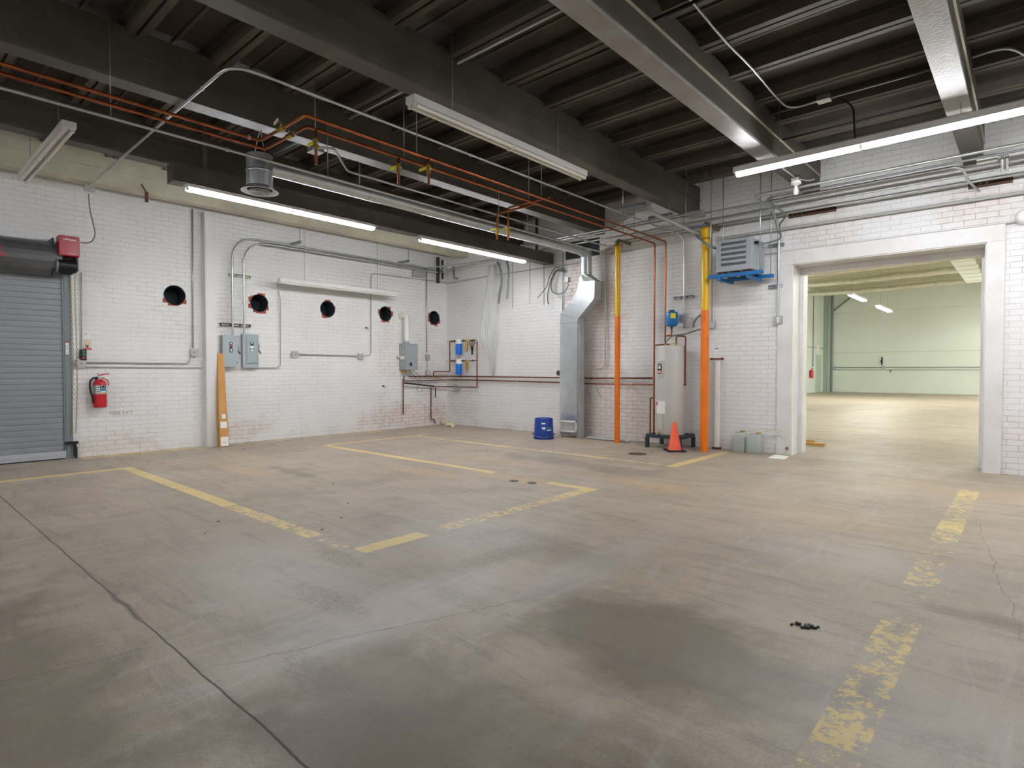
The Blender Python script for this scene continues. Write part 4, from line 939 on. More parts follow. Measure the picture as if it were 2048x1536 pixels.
# cables from a hole beside the duct
hp = RW(1130, 541, 0)
t = thing('cable_bundle', hp, 'black and grey cables looping out of a wall hole left of the duct', 'cable')
MB().lathe(hp+YV*.0, [(.05, .004), (.05, -.001), (0, -.001)], mDark, 16, (0, -1, 0)).build('hole', t)  # flat dark disc, the shade of the hole is its colour
for pts, r, m_ in (([(1130, 540), (1112, 535), (1100, 552), (1092, 575), (1075, 596)], .006, mRubber), ([(1130, 542), (1114, 540), (1104, 555), (1096, 585), (1096, 605), (1098, 607)], .007, mRubber), ([(1130, 543), (1114, 542), (1106, 556), (1102, 570), (1105, 583), (1117, 588), (1130, 582), (1137, 568)], .013, mFlex)):
    MB().tube(curve([RW(x, y, .05+.10*math.sin(i/len(pts)*3.1)) for i, (x, y) in enumerate(pts)]), r, m_, 8).build('cable', t)
wall_box(1135, 560, .05, 'grey square outlet box below the cable hole beside the duct', 'R')
# ---- sheet-metal duct drop
yd = YR-.35
def X_(px, py=600): return on(px, py, 1, yd).x
def Z_(py, px=1150): return on(px, py, 1, yd).z
du = thing('duct_drop', (-6.2, yd, 0.0), 'galvanised duct dropping with an offset bend to a floor-level grille', 'duct')
xc = on(1172, 520, 1, yd+.06).x; zc = Z_(549, 1172)
MB().tube([(xc, yd+.06, 3.30), (xc, yd+.06, zc)], .10, mDuct, 24).build('round_pipe', du)
MB().lathe((xc, yd+.06, zc+.03), [(.104, -.012), (.108, 0), (.104, .012)], mGalv, 24).build('collar', du)
# transition and offset elbow, one front outline
y0, y1 = yd, yd+.16
def ring(pts, y): return [Vector((x, y, z)) for x, z in pts]
T = [(X_(1157.5), Z_(564, 1158)), (X_(1189), Z_(561, 1189))]
rr = [Vector((xc+.10*math.cos(a), yd+.06+.10*math.sin(a)*.99, zc+.005)) for a in [2*math.pi*k/16 for k in range(16)]]
def rect_ring(x0, x1, z_, ya, yb):
    out = []
    for k in range(16):
        a = 2*math.pi*k/16; cx_, sx_ = math.cos(a), math.sin(a); s = 1/max(abs(cx_), abs(sx_))
        out.append(Vector(((x0+x1)/2+cx_*s*(x1-x0)/2, (ya+yb)/2+sx_*s*(yb-ya)/2, z_)))
    return out
r2 = rect_ring(T[0][0], T[1][0], T[0][1], y0, y1+.04)
mb = MB(); mb.add(rr+r2, [(k, (k+1) % 16, 16+(k+1) % 16, 16+k) for k in range(16)], mDuct); mb.build('transition', du)
L_pts = [(1157.5, 564), (1155.5, 577), (1151, 588), (1137, 608), (1121, 628), (1120, 647), (1120, 842)]
R_pts = [(1189, 561), (1189, 578), (1188, 597), (1173, 616), (1156, 637), (1154.5, 645), (1154, 845)]
mb = MB(); vs = []
for (lx, ly), (rx, ry) in zip(L_pts, R_pts):
    a = on(lx, ly, 1, yd); b = on(rx, ry, 1, yd)
    vs += [a, b, b+YV*.20, a+YV*.20]
mb.add(vs, [(4*i+k, 4*i+(k+1) % 4, 4*i+4+(k+1) % 4, 4*i+4+k) for i in range(len(L_pts)-1) for k in range(4)] + [(0, 1, 2, 3), tuple(4*(len(L_pts)-1)+k for k in range(4))], mDuct)
mb.build('offset_duct', du)
xa, xb = X_(1120), X_(1154.3)
for (lx, ly, rx, ry) in ((1154, 577, 1189, 574.5), (1151, 588, 1188, 597), (1137, 608, 1173, 616), (1121, 628, 1156, 638), (1120, 647, 1154.5, 645), (1120, 740, 1154.5, 740)):
    a, b = on(lx, ly, 1, yd-.002), on(rx, ry, 1, yd-.002); MB().bar(a, b, .008, .014, mGalv).build('seam', du)
# cross-broken (diamond) stiffening creases of the long panels
cr = MB(); zA, zB, zC = Z_(647), Z_(740), Z_(842)
for (za, zb_) in ((zA, zB), (zB, zC)):
    c4 = [(xa, za), (xb, za), (xb, zb_), (xa, zb_)]; mid = ((xa+xb)/2, (za+zb_)/2)
    vs = [Vector((x, yd-.001, z)) for x, z in c4]+[Vector((mid[0], yd-.014, mid[1]))]
    cr.add(vs, [(0, 1, 4), (1, 2, 4), (2, 3, 4), (3, 0, 4)], mDuct)
cr.build('creased_panel', du)
zg0, zg1 = Z_(865), Z_(842)
gm = MB(); gm.box(xa-.004, yd-.02, zg0, xb+.004, yd+.0, zg0+.025, mWhitePl); gm.box(xa-.004, yd-.02, zg1-.03, xb+.004, yd, zg1, mWhitePl); gm.box(xa-.004, yd-.02, zg0, xa+.022, yd, zg1, mWhitePl); gm.box(xb-.022, yd-.02, zg0, xb+.004, yd, zg1, mWhitePl)
gf_ = gm.build('grille_frame', du, .002)
gg = MB(); gg.box(xa+.01, yd+.012, zg0+.01, xb-.01, yd+.016, zg1-.01, mDark)
for k in range(14):
    x = xa+.03+(xb-xa-.06)*k/13; gg.box(x-.0035, yd-.008, zg0+.02, x+.0035, yd+.004, zg1-.03, mPVC)
for k in range(5):
    z = zg0+.03+(zg1-zg0-.07)*k/4; gg.box(xa+.02, yd-.004, z-.002, xb-.02, yd+.006, z+.002, mPVC)
gg.build('grille', gf_)
MB().box(xa, yd, zg0-.03, xb, yd+.20, zg1, mDuct).build('grille_boot', du)
zf = Z_(872); bs = MB(); bs.box(xa, yd+.01, zf, xb, yd+.2, zg0-.02, mDuct); bs.build('base_pan', du)
for x in (xb-.03, xa): MB().box(x, yd+.02, 0, x+.035, yd+.06, zf+.02, mGalv).build('support_foot', du)
MB().box(xb, yd+.03, 0, xb+.03, yd+.18, Z_(647), mDuct).build('side_flange', du)
# ---- horizontal duct with round diffuser
hd = thing('ceiling_duct', (-5.85, 5.6, 3.10), 'long round galvanised duct under the beams with a round diffuser facing down', 'duct')
MB().tube([(-5.84, 2.75, 3.26), (-5.84, 8.30, 3.26), (xc, yd+.02, 3.22)], .070, mDuct, 24, .12).build('round_duct', hd)
for y in (4.0, 5.25, 6.5, 7.6): MB().cyl((-5.84, y-.012, 3.26), (-5.84, y+.012, 3.26), .073, mGalv, 24).build('duct_joint', hd)
for y in (3.9, 6.9): MB().tube([(-5.84, y, 3.32), (-5.84, y, 3.64)], .006, mStrut, 6).build('hanger_rod', hd)
df = hd
MB().tube([(-5.84, 2.73, 3.36), (-5.84, 2.73, 3.03)], .125, mDuct, 28).build('drop_pipe', df)
MB().lathe((-5.84, 2.73, 3.20), [(.127, -.012), (.131, 0), (.127, .012)], mGalv, 28).build('collar', df)
dm = MB(); dm.lathe((-5.84, 2.73, 3.0), [(.125, .05), (.155, .02), (.178, .004), (.178, 0), (.150, .003), (.120, .015)], mGalv, 32)
for k, r in enumerate((.105, .082, .058, .034)): dm.lathe((-5.84, 2.73, 3.0), [(r, .004), (r-.012, .022), (r-.016, .022), (r-.004, .002), (r, .004)], mGalv, 28)
dm.cyl((-5.84, 2.73, 3.018), (-5.84, 2.73, 3.024), .118, mDark, 28)
dm.build('diffuser', df)
for s in (-1, 1): MB().tube(curve([(-5.84+.127*s, 2.73, 3.16), (-5.84+.12*s, 2.73, 3.34), (-5.84+.06*s, 2.73, 3.50), (-5.80, 2.73, 3.64)]), .005, mEMT, 6).build('support_strap', df)
# ---- tall painted posts
for (px, yb, r, ysplit, ytop, Y, lab) in ((1234, 885, .046, 633, 489, 8.40, 'thinner yellow and orange post between the duct and the water heater'), (1408, 903, .060, 621, 457, 8.32, 'thicker yellow and orange post right of the water heater')):
    x = on(px, yb, 2, 0).x; Y = on(px, yb, 2, 0).y; zs = on(px, ysplit, 1, Y).z; zt = on(px, ytop, 1, Y).z
    t = thing('painted_post', (x, Y, 0), lab, 'post')
    MB().cyl((x, Y, 0), (x, Y, zs), r, mOrange, 24).build('orange_section', t)
    MB().cyl((x, Y, zs), (x, Y, zt), r, mYellow, 24).build('yellow_section', t)
    MB().cyl((x, Y, zt-.03), (x, Y, zt), r*1.25, mBrass if r < .05 else mYellow, 20).build('top_collar', t)
    MB().tube([(x, Y, zt), (x, Y, zt+.07), (x, YR, zt+.07)], r*.55, mat('olive_pipe_paint', '#6b6540', .5) if 'olive_pipe_paint' not in MATS else MATS['olive_pipe_paint'], 14, .06).build('elbow_into_wall', t)
    if r > .05: MB().lathe((x, Y, zt-.17), [(r+.001, 0), (r+.004, .006), (r+.004, .02), (r+.001, .026)], mat('dark_yellow_joint', '#a8780a', .4), 24).build('joint_ring', t)
# ---- water heater on its stand
hy = 8.46; hx_ = on(1341, 800, 1, hy).x; hr_ = (on(1369, 800, 1, hy).x-on(1313, 800, 1, hy).x)/2*.98; hz0 = on(1341, 871, 1, hy-hr_).z; hz1 = on(1341, 692, 1, hy).z
wh = thing('water_heater', (hx_, hy, hz0), 'tall grey cylindrical water heater on a dark steel stand', 'water heater')
MB().lathe((hx_, hy, hz0), [(0, 0), (hr_*.97, 0), (hr_, .015), (hr_, hz1-hz0-.02), (hr_*.96, hz1-hz0), (hr_*.4, hz1-hz0+.012), (0, hz1-hz0+.012)], mHeater, 40).build('tank', wh)
va = math.atan2(-hy, -hx_)             # towards the middle of the hall
def onh(a, z0, z1, w0, m_, nm, d=.004):
    n = 6; mb = MB(); vs = []
    for k in range(n+1):
        q = a-w0/hr_/2+w0/hr_*k/n
        for zz, rr_ in ((z0, hr_+d), (z1, hr_+d), (z1, hr_), (z0, hr_)): vs.append((hx_+rr_*math.cos(q), hy+rr_*math.sin(q), zz))
    mb.add(vs, [(4*k+j, 4*k+(j+1) % 4, 4*k+4+(j+1) % 4, 4*k+4+j) for k in range(n) for j in range(4)]+[(0, 1, 2, 3), (4*n+3, 4*n+2, 4*n+1, 4*n)], m_, False)
    return mb.build(nm, wh)
aL = va - .75
zq = lambda py: on(1330, py, 1, hy-hr_*.8).z
onh(aL, zq(754), zq(722), .13, mHeater, 'access_cover', .012)
onh(aL, zq(747.5), zq(727), .082, mLabelB, 'black_label', .014)
onh(aL, zq(746), zq(741), .066, mat('pink_label', '#ef9aa0', .5), 'red_label', .0155)
onh(aL, zq(737.5), zq(732.5), .040, mLabelW, 'white_emblem', .0155)
onh(aL, zq(730.5), zq(729.5), .060, mLabelW, 'label_line', .0155)
onh(va-.72, zq(827), zq(802), .175, mPaper, 'paper_label', .003)
onh(va-1.02, zq(811), zq(804), .035, mLabelR, 'label_line', .0045)
onh(aL, zq(859), zq(829), .11, mHeater, 'access_cover', .012)
dv = Vector((math.cos(va-.85), math.sin(va-.85), 0)); dp = Vector((hx_, hy, zq(866)))+dv*hr_
dv_ = MB().cyl(dp, dp+dv*.06, .018, mBrass, 12).build('drain_valve', wh); MB().cyl(dp+dv*.04, dp+dv*.045, .034, mPVC, 14).build('valve_flange', dv_)
for s in (-1, 1): MB().cyl((hx_+.09*s, hy, hz1), (hx_+.09*s, hy, hz1+.035), .016, mBrass, 10).build('nipple', wh)
MB().bar((hx_-.02, hy-.04, hz1+.03), (hx_+.15, hy-.05, hz1+.035), .02, .012, mBrass).build('relief_valve_lever', wh)
st = thing('heater_stand', (hx_, hy, 0), 'dark angle-steel stand carrying the grey water heater', 'stand')
q = hr_*1.02; fm = MB()
rot = va+math.pi/4; e1 = Vector((math.cos(rot), math.sin(rot), 0)); e2 = Vector((-e1.y, e1.x, 0))
cs4 = [Vector((hx_, hy, hz0-.02))+e1*q*a+e2*q*b for a, b in ((-1, -1), (1, -1), (1, 1), (-1, 1))]
e1, e2 = XV, YV
q = hr_*1.04; cs4 = [Vector((hx_+a*q*1.12, hy+b*q, 0)) for a, b in ((-1, -1), (1, -1), (1, 1), (-1, 1))]
for i in range(4):
    a, b = cs4[i], cs4[(i+1) % 4]; MB().bar(a+UPV*(hz0-.026), b+UPV*(hz0-.026), .05, .05, mStand).build('top_rail', st)
    sx_ = 1 if a.x > hx_ else -1; sy_ = 1 if a.y > hy else -1
    MB().box(a.x-.025, a.y-.025, 0, a.x+.025, a.y+.025, hz0-.05, mStand).build('leg', st)
MB().box(hx_-q, hy-.03, hz0-.02, hx_+q, hy+.03, hz0-.002, mStand).build('cross_rail', st)
# copper around the heater
zt_ = 3.27
R1x, R2x = on(1309, 600, 1, YR-.10).x, on(1331, 600, 1, YR-.10).x
# expansion tank
c = RW(1343.5, 637, .18); xt = thing('expansion_tank', (c.x, c.y, c.z-.13), 'small blue expansion tank with yellow label above the water heater', 'tank')
rt = .098
zt0, zt1 = on(1343, 654, 1, c.y).z, on(1343, 622, 1, c.y).z
MB().lathe((c.x, c.y, zt0), [(0, 0), (rt*.6, .006), (rt*.93, .03), (rt, .055), (rt, zt1-zt0-.05), (rt*.93, zt1-zt0-.025), (rt*.5, zt1-zt0-.004), (.02, zt1-zt0)], mBlueT, 28).build('tank_body', xt)
MB().lathe((c.x, c.y, zt0+.075), [(rt+.002, -.004), (rt+.004, 0), (rt+.002, .004)], mLabelT, 28).build('seam_band', xt)
MB().lathe((c.x, c.y, zt1-.006), [(.045, 0), (.04, .018), (0, .020)], mBlackM, 16).build('top_cap', xt)
yl = MB(); vs = []
for k in range(7):
    a = math.radians(-75+8*k)
    for zz in (zt0+.13, zt0+.21): vs.append((c.x+(rt+.002)*math.cos(a), c.y+(rt+.002)*math.sin(a), zz))
yl.add(vs, [(2*k, 2*k+2, 2*k+3, 2*k+1) for k in range(6)], mLabelY); yl.build('yellow_label', xt)
MB().cyl((c.x, c.y, zt0), (c.x, c.y, zt0-.03), .018, mBlackM, 10).build('base_nipple', xt)
zj = on(1340, 671, 1, c.y).z
tank_c = c.copy()
wall_box(1368, 637, .055, 'dark metal box at the bottom of the conduit right of the blue tank', 'R', sock=0)
p0 = RW(1369, 645, .06); single(MB().cyl(p0, p0-UPV*.09+XV*.01, .014, mFlex, 10), 'cable_stub', 'short grey cable end below the box beside the blue tank', 'cable')
strut((1348, 596.5), (1387, 593), 'R', 'slotted strut channel on the wall above the blue tank')
strut((1538, 492), (1568, 489.5), 'R', 'upper strut channel beside the doorway trim')
strut((1537, 574), (1566, 571.5), 'R', 'lower strut channel beside the doorway trim')
wall_box(1558.5, 640, .058, 'metal outlet box with two white sockets left of the doorway', 'R', sock=2)
wall_box(1425, 650, .05, 'pale outlet box half hidden behind the thicker post', 'R')
pipe(rp([(1423.5, 462), (1424, 643)], .03), .011, mCondW, 'conduit', 'vertical conduit just right of the thicker yellow post', 'conduit', straps=(.5, .7))
fxp = curve([RW(1425, 657, .04), RW(1412, 658, .08), RW(1395, 660, .16), RW(1370, 668, .22), RW(1345, 672, .27), RW(1333, 683, .31), Vector((hx_-.10, hy-.03, hz1+.01))])
single(MB().tube(fxp, .012, mFlex, 8), 'flexible_conduit', 'grey flexible conduit curving from the post down to the water heater top', 'conduit', loc=fxp[0])
fxp = curve([RW(1408, 627, .04), RW(1396, 634, .06), RW(1388, 645, .05), RW(1387, 655, .04)])
single(MB().tube(fxp, .016, mFlex, 8), 'flexible_conduit', 'short loop of grey flexible conduit left of the thicker post', 'conduit', loc=fxp[0])
# standpipe with copper stub, sticker
xs = RW(1434, 800, .08).x
sp = thing('standpipe', (xs, YR-.08, 0), 'white plastic standpipe on the wall right of the thicker post', 'pipe')
MB().cyl((xs, YR-.08, .03), (xs, YR-.08, RW(1434, 722, .08).z), .048, mPVC, 20).build('pipe', sp)
MB().lathe((xs, YR-.08, 0), [(.07, 0), (.07, .03), (.05, .035)], mRust, 18).build('base_ring', sp)
pipe([RW(1420, 718, .05), RW(1445.5, 717.5, .05)], .013, mCopperD, 'pipe_stub', 'short copper stub crossing above the white standpipe', 'pipe', couplings=(.15, .95))
sk = sheet(1428, 690, 1439, 703, 'R', mLabelW, 'wall_sticker', 'small white sticker above the standpipe', 'sticker', [(.15, .3, .3, .6, mGreyDk), (.45, .6, .3, .6, mGreyDk), (.7, .85, .3, .6, mGreyDk), (.1, .9, .85, .9, mLabelR)])
# copper pipes on the right side of the duct, to the heater
pipe([RW(1156, 756.5, .06), RW(1305, 756.2, .06)], .0125, mCopperD, 'copper_pipe', 'upper copper pipe between the duct and the water heater', 'pipe', straps=(.55,), couplings=(.2,))
pipe([RW(1155, 758, .06), RW(1155.5, 767, .06), RW(1305, 769, .06)], .0125, mCopperD, 'copper_pipe', 'lower copper pipe between the duct and the water heater', 'pipe', .02, straps=(.5, .75))
c = RW(1164, 755, .08); vv = thing('ball_valve', c, 'brass valve on the copper pipe just right of the duct', 'valve')
MB().cyl(c-XV*.06, c+XV*.06, .026, mBrass, 12).build('valve_body', vv); MB().box(c.x-.03, c.y-.05, c.z+.02, c.x+.05, c.y-.02, c.z+.035, mYelHandle).build('handle', vv)
for k, (a, b) in enumerate((((1173, 768), (1181, 798)), ((1189, 762), (1202, 797)))):
    single(MB().tube(curve([RW(*a, .07), RW((a[0]+b[0])/2-1, (a[1]+b[1])/2, .05), RW(*b, .02)]), .004, mStrut, 6), 'wire', ['left of two thin wires hanging below the copper pipes', 'right of two thin wires hanging below the copper pipes'][k], 'wire')
c = RW(1117, 746, 0); single(MB().lathe(c, [(.05, .004), (.045, .006), (0, .002)], mRust, 16, (0, -1, 0)), 'wall_hole', 'small round rusty hole left of the duct above the copper pipes', 'hole', loc=c)
# ---- traffic cone
g = FL(1349, 902); rz = .3
tc = thing('traffic_cone', g, 'orange traffic cone with a black base in front of the water heater', 'traffic cone')
bm2 = MB(); e1 = Vector((math.cos(rz), math.sin(rz), 0)); e2 = Vector((-e1.y, e1.x, 0))
e1 = Vector((math.cos(.75), math.sin(.75), 0)); e2 = Vector((-e1.y, e1.x, 0))
bm2.obox(g+UPV*.012, e1*.135, e2*.135, UPV*.012, mRubber); bm2.build('base', tc, .008)
hc = on(1349, 845, 1, g.y).z
MB().lathe(g, [(.105, .022), (.098, .03), (.027, hc-.01), (.022, hc), (.018, hc)], mCone, 28).build('cone', tc)
# ---- blue pail upside down
g = FL(1087.5, 877); k_ = (on(1104, 870, 1, g.y).x-on(1071, 870, 1, g.y).x)/2*.97; hb = on(1087, 836, 1, g.y).z
bk = thing('plastic_pail', g, 'blue plastic pail standing upside down near the duct', 'pail')
MB().lathe(g, [(k_*.97, 0), (k_, .01), (k_, .03), (k_*.97, .032), (k_*.97, .055), (k_, .057), (k_, .085), (k_*.95, .09), (k_*.88, hb-.01), (k_*.86, hb), (k_*.80, hb-.004), (k_*.78, hb-.014), (0, hb-.014)], mBlue, 36).build('body', bk)
def onb(a, z0, z1, w0, m_, d=.002):
    n = 5; mb = MB(); vs = []
    for k in range(n+1):
        q = a-w0/k_/2+w0/k_*k/n
        for zz in (z0, z1):
            R_ = k_*(.95-.07*(zz-.09)/(hb-.1))+d; vs.append((g.x+R_*math.cos(q), g.y+R_*math.sin(q), zz))
    mb.add(vs, [(2*k, 2*k+2, 2*k+3, 2*k+1) for k in range(n)], m_); return mb.build('label', bk)
av = math.atan2(-g.y, -g.x)
onb(av-.05, .265, .290, .075, mLabelW); onb(av+.0, .175, .215, .065, mLabelW); onb(av+.62, .175, .215, .10, mLabelT); onb(av+.60, .15, .172, .10, mLabelW); onb(av+.05, .15, .160, .07, mLabelT)
MB().tube([(g.x+(k_+.012)*math.cos(av+math.pi*.5*t_), g.y+(k_+.012)*math.sin(av+math.pi*.5*t_), .085-.05*(1-abs(t_))) for t_ in [i/8-1 for i in range(17)]], .003, mGalv, 6).build('bail_handle', bk)
for s in (-1, 1): MB().cyl((g.x+k_*math.cos(av+s*1.57), g.y+k_*math.sin(av+s*1.57), .085), (g.x+(k_+.02)*math.cos(av+s*1.57), g.y+(k_+.02)*math.sin(av+s*1.57), .085), .014, mBlue, 10).build('handle_ear', bk)
# ---- jugs
def jug(px, py, w_, h_, lvl, label, yaw):
    g = FL(px, py); g.y = min(g.y+.06, YR-.12); 
    t = thing('plastic_jug', g, label, 'jug'); e1 = Vector((math.cos(yaw), math.sin(yaw), 0)); e2 = Vector((-e1.y, e1.x, 0)); d_ = .085
    def rg(s, z, n=20):
        out = []
        for k in range(n):
            a = 2*math.pi*k/n; ca, sa = math.cos(a), math.sin(a); pw = .38
            out.append(g+e1*(w_*s*math.copysign(abs(ca)**pw, ca))+e2*(d_*s*math.copysign(abs(sa)**pw, sa))+UPV*z)
        return out
    def loft(levels, m_, nm):
        vs = []; n = 20
        for s, z in levels: vs += rg(s, z)
        mb = MB(); k = len(levels); mb.add(vs, [(i*n+j, i*n+(j+1) % n, (i+1)*n+(j+1) % n, (i+1)*n+j) for i in range(k-1) for j in range(n)]+[tuple(range(n)), tuple(range((k-1)*n, k*n))], m_, True)
        return mb.build(nm, t)
    loft([(.93, 0), (1, .02), (1, h_*.74), (.93, h_*.82), (.55, h_*.90), (.5, h_*.92)], mJug, 'jug_body')
    loft([(.90, .004), (.965, .022), (.965, lvl)], mLiquid, 'liquid')
    nk = g+e1*w_*.45
    MB().cyl(nk+UPV*h_*.85, nk+UPV*h_*.99, .028, mPVC, 14).build('neck', t); MB().cyl(nk+UPV*h_*.98, nk+UPV*(h_*1.04), .034, mBrass, 14).build('cap', t)
    MB().tube([g-e1*w_*.75+UPV*h_*.78, g-e1*w_*.6+UPV*h_*.98, g+e1*w_*.05+UPV*h_*1.0, g+e1*w_*.2+UPV*h_*.88], .012, mPVC, 8, .03).build('handle', t)
    return nk+UPV*h_
n1 = jug(1483, 902, .10, .30, .16, 'left translucent jug of pale green liquid by the right wall', .0)
n2 = jug(1511.5, 905, .115, .29, .20, 'right, fuller translucent jug of green liquid by the right wall', .05)
cv = curve([n1, RW(1505, 862, .12), RW(1525, 857, .08), RW(1545, 862, .06), RW(1560, 866, .07), RW(1566, 868, .06)])
single(MB().tube(cv, .004, mPVCold, 6), 'clear_tube', 'thin tube looping up from the left jug along the wall', 'tube', loc=cv[0])
cv = curve([n2, RW(1535, 862, .10), RW(1550, 858, .08), RW(1568, 866, .07), RW(1577, 880, .06), RW(1577, 893, .06), RW(1570, 904, .06), FL(1562, 909, .01)])
single(MB().tube(cv, .005, mPVCold, 6), 'clear_tube', 'thicker tube looping from the right jug over the doorway trim to the floor', 'tube', loc=cv[0])
c = RW(1574, 897, .035); single(MB().ball(c, .022, mRust), 'tube_fitting', 'small rusty fitting on the tube at the foot of the doorway trim', 'fitting')
g = FL(1558, 914); sh = MB()
q4 = [FL(1536, 916, .002), FL(1549, 909, .002), FL(1578, 913, .002), FL(1569, 919, .002)]
sh.prism(q4, (0, 0, .003), mPaper); single(sh, 'paper_sheet', 'white sheet of paper on the floor at the foot of the doorway', 'paper')
a, b = FL(1174, 875, .02), FL(1259, 883.5, .02)
pipe([a, b], .02, mPlateGrey, 'loose_conduit', 'loose grey pipe lying on the floor behind the thinner post', 'pipe', n=12)
c = FL(1275, 908); single(MB().lathe((c.x, c.y, 0), [(.13, .0), (.13, .006), (.10, .008), (0, .006)], mRust, 24), 'floor_drain', 'round dark drain cover in the floor left of the cone', 'drain', loc=c)
for px, py, lab in ((1064, 966, 'right one of two small dark floor plugs near the worn line'), (1028, 962, 'left one of two small dark floor plugs near the worn line')):
    c = FL(px, py); single(MB().lathe((c.x, c.y, 0), [(.05, .0), (.05, .004), (0, .005)], mBlackM, 16), 'floor_plug', lab, 'drain', loc=c)
# black crumbs pile and odd litter
rnd = random.Random(3); c = FL(1612, 1254)
for k in range(14):
    a = rnd.uniform(0, 6.28); d = rnd.uniform(.0, .045); x, y = c.x+d*math.cos(a)*1.1, c.y+d*math.sin(a)*.5
    if k == 0: x, y = FL(1584, 1250).x, FL(1584, 1250).y
    if k == 1: x, y = FL(1636, 1255).x, FL(1636, 1255).y
    if k == 2: x, y = FL(1605, 1257).x, FL(1605, 1257).y
    s = rnd.uniform(.006, .012); mb = MB(); u = Vector((math.cos(a), math.sin(a), 0)); v = Vector((-u.y, u.x, 0))
    mb.obox((x, y, s*.5), u*s*1.1, v*s*.6, UPV*s*.5, mRubber)
    single(mb, 'black_crumb', 'small black crumb of the little pile on the open floor', 'debris', 'black crumbs in a little pile', bevel=.0015)
for i in range(26):
    px, py = rnd.choice(((rnd.uniform(480, 600), rnd.uniform(888, 905)), (rnd.uniform(1180, 1400), rnd.uniform(885, 912)), (rnd.uniform(260, 360), rnd.uniform(903, 912)), (rnd.uniform(400, 700), rnd.uniform(960, 1110)))); c = FL(px, py); s = rnd.uniform(.004, .011)
    mb = MB(); a = rnd.uniform(0, 6.28); u = Vector((math.cos(a), math.sin(a), 0)); v = Vector((-u.y, u.x, 0)); mb.obox((c.x, c.y, s*.25), u*s, v*s*.5, UPV*s*.25, mRubber)
    single(mb, 'floor_litter', 'small dark scrap of litter on the concrete floor', 'debris', 'dark scraps on the floor')
# ================================================================ pipes, conduits and boxes under the ceiling
ZP = 3.27
# pair of copper lines along Y with a jog
def off_z(pts, z): return [on(x, y, 2, z) for x, y in pts]
xA, xA2 = on(300, 210.5, 2, ZP).x, R2x
A0 = on(521, 281.5, 2, ZP); A1 = on(602, 235, 2, ZP); B0 = on(530, 298.6, 2, ZP); B1 = on(606, 255.7, 2, ZP)
zh = ZP
pipe([(A0.x, -6.3, zh), (A0.x, A0.y, zh), (R2x, A0.y, zh), (R2x, YR-.10, zh), (R2x, YR-.10, zj), ], .0135, mCopper, 'copper_pipe', 'right-hand bright copper pipe hanging under the beams, dropping to the blue tank', 'pipe', .04, straps=(.22, .5), couplings=(.36, .62), n=10)
pipe([(B0.x, -6.3, zh), (B0.x, B0.y, zh), (R1x, B0.y, zh), (R1x, YR-.10, zh), (R1x, YR-.10, RW(1308, 868, .1).z)], .0135, mCopper, 'copper_pipe', 'left-hand bright copper pipe hanging under the beams, dropping behind the heater', 'pipe', .04, straps=(.25, .5), couplings=(.34, .6), n=10)
pipe([(R2x, YR-.10, zj), (tank_c.x-.03, tank_c.y, zj), (tank_c.x, tank_c.y, zj), (tank_c.x, tank_c.y, zt0-.02)], .013, mCopper, 'copper_pipe', 'short copper branch holding the blue expansion tank', 'pipe', .02, couplings=(.3,))
pipe([(R2x, YR-.10, zj), (R2x, YR-.10, hz1+.06), (hx_-.09, hy, hz1+.06), (hx_-.09, hy, hz1+.02)], .013, mCopperD, 'copper_pipe', 'copper pipe from the expansion tank branch into the heater top', 'pipe', .02)
zz = on(1309, 691, 1, YR-.2).z
pipe([(R1x, YR-.10, hz1+.03), (R1x+.03, YR-.14, hz1+.03), (hx_-.05, hy+.05, hz1+.03)], .013, mCopperD, 'copper_pipe', 'short copper link from the wall pipe to the heater top', 'pipe', .02)
xr = on(1371, 700, 1, hy).x
pipe([(hx_+.09, hy, hz1+.02), (hx_+.09, hy, on(1352, 672, 1, hy).z), (xr, hy, on(1372, 672.5, 1, hy).z), (xr, hy, on(1371, 769, 1, hy).z), (xr-.02, hy-.03, on(1371, 769, 1, hy).z-.01)], .0125, mCopperD, 'copper_pipe', 'copper relief pipe arching from the heater top down its right side', 'pipe', .03, couplings=(.97,))
za, zb2 = RW(1306, 796, .08).z, RW(1303, 868, .08).z
pipe([(R1x, YR-.09, za), (R1x-.07, YR-.09, za), (R1x-.07, YR-.09, zb2), (R1x+.01, YR-.09, zb2)], .0125, mCopperD, 'copper_pipe', 'copper loop left of the water heater near the floor', 'pipe', .02)
# valves and stubs under the copper lines
def stub(x, y, z1, z0, lab, yaw=0.0, m_=mYelHandle):
    t = thing('valve_stub', (x, y, z0), lab, 'valve')
    MB().cyl((x, y, z1), (x, y, z0), .014, mCopperD, 8).build('stub_pipe', t)
    zc_ = z1-(z1-z0)*.40
    MB().cyl((x, y, zc_-.04), (x, y, zc_+.04), .023, mBrass, 10).build('valve_body', t)
    d = Vector((math.cos(yaw), math.sin(yaw), 0)); c = Vector((x, y, zc_+.01))+d*.03
    MB().obox(c+d*.055+UPV*.01, d*.055, Vector((-d.y, d.x, 0))*.006, UPV*.012, m_).build('lever', t)
    MB().ball((x+.03, y, zc_), .013, mPlateGrey).build('drain_cap', t)
    return t
def ypos(px, py, X, z): d = on(px, py, 0, X); return d.y
yv = on(628, 245, 2, ZP).y
stub(R1x, on(626, 262, 2, ZP).y, ZP, ZP-.30, 'valve stub with two yellow levers at the jog of the copper pipes', math.pi*1.0)
stub(R1x, on(797, 318, 0, R1x).y, ZP, ZP-.26, 'left yellow-levered valve stub under the middle of the copper pipes', math.pi)
stub(R2x, on(857, 322, 0, R2x).y, ZP, ZP-.26, 'right yellow-levered valve stub under the middle of the copper pipes', math.pi)
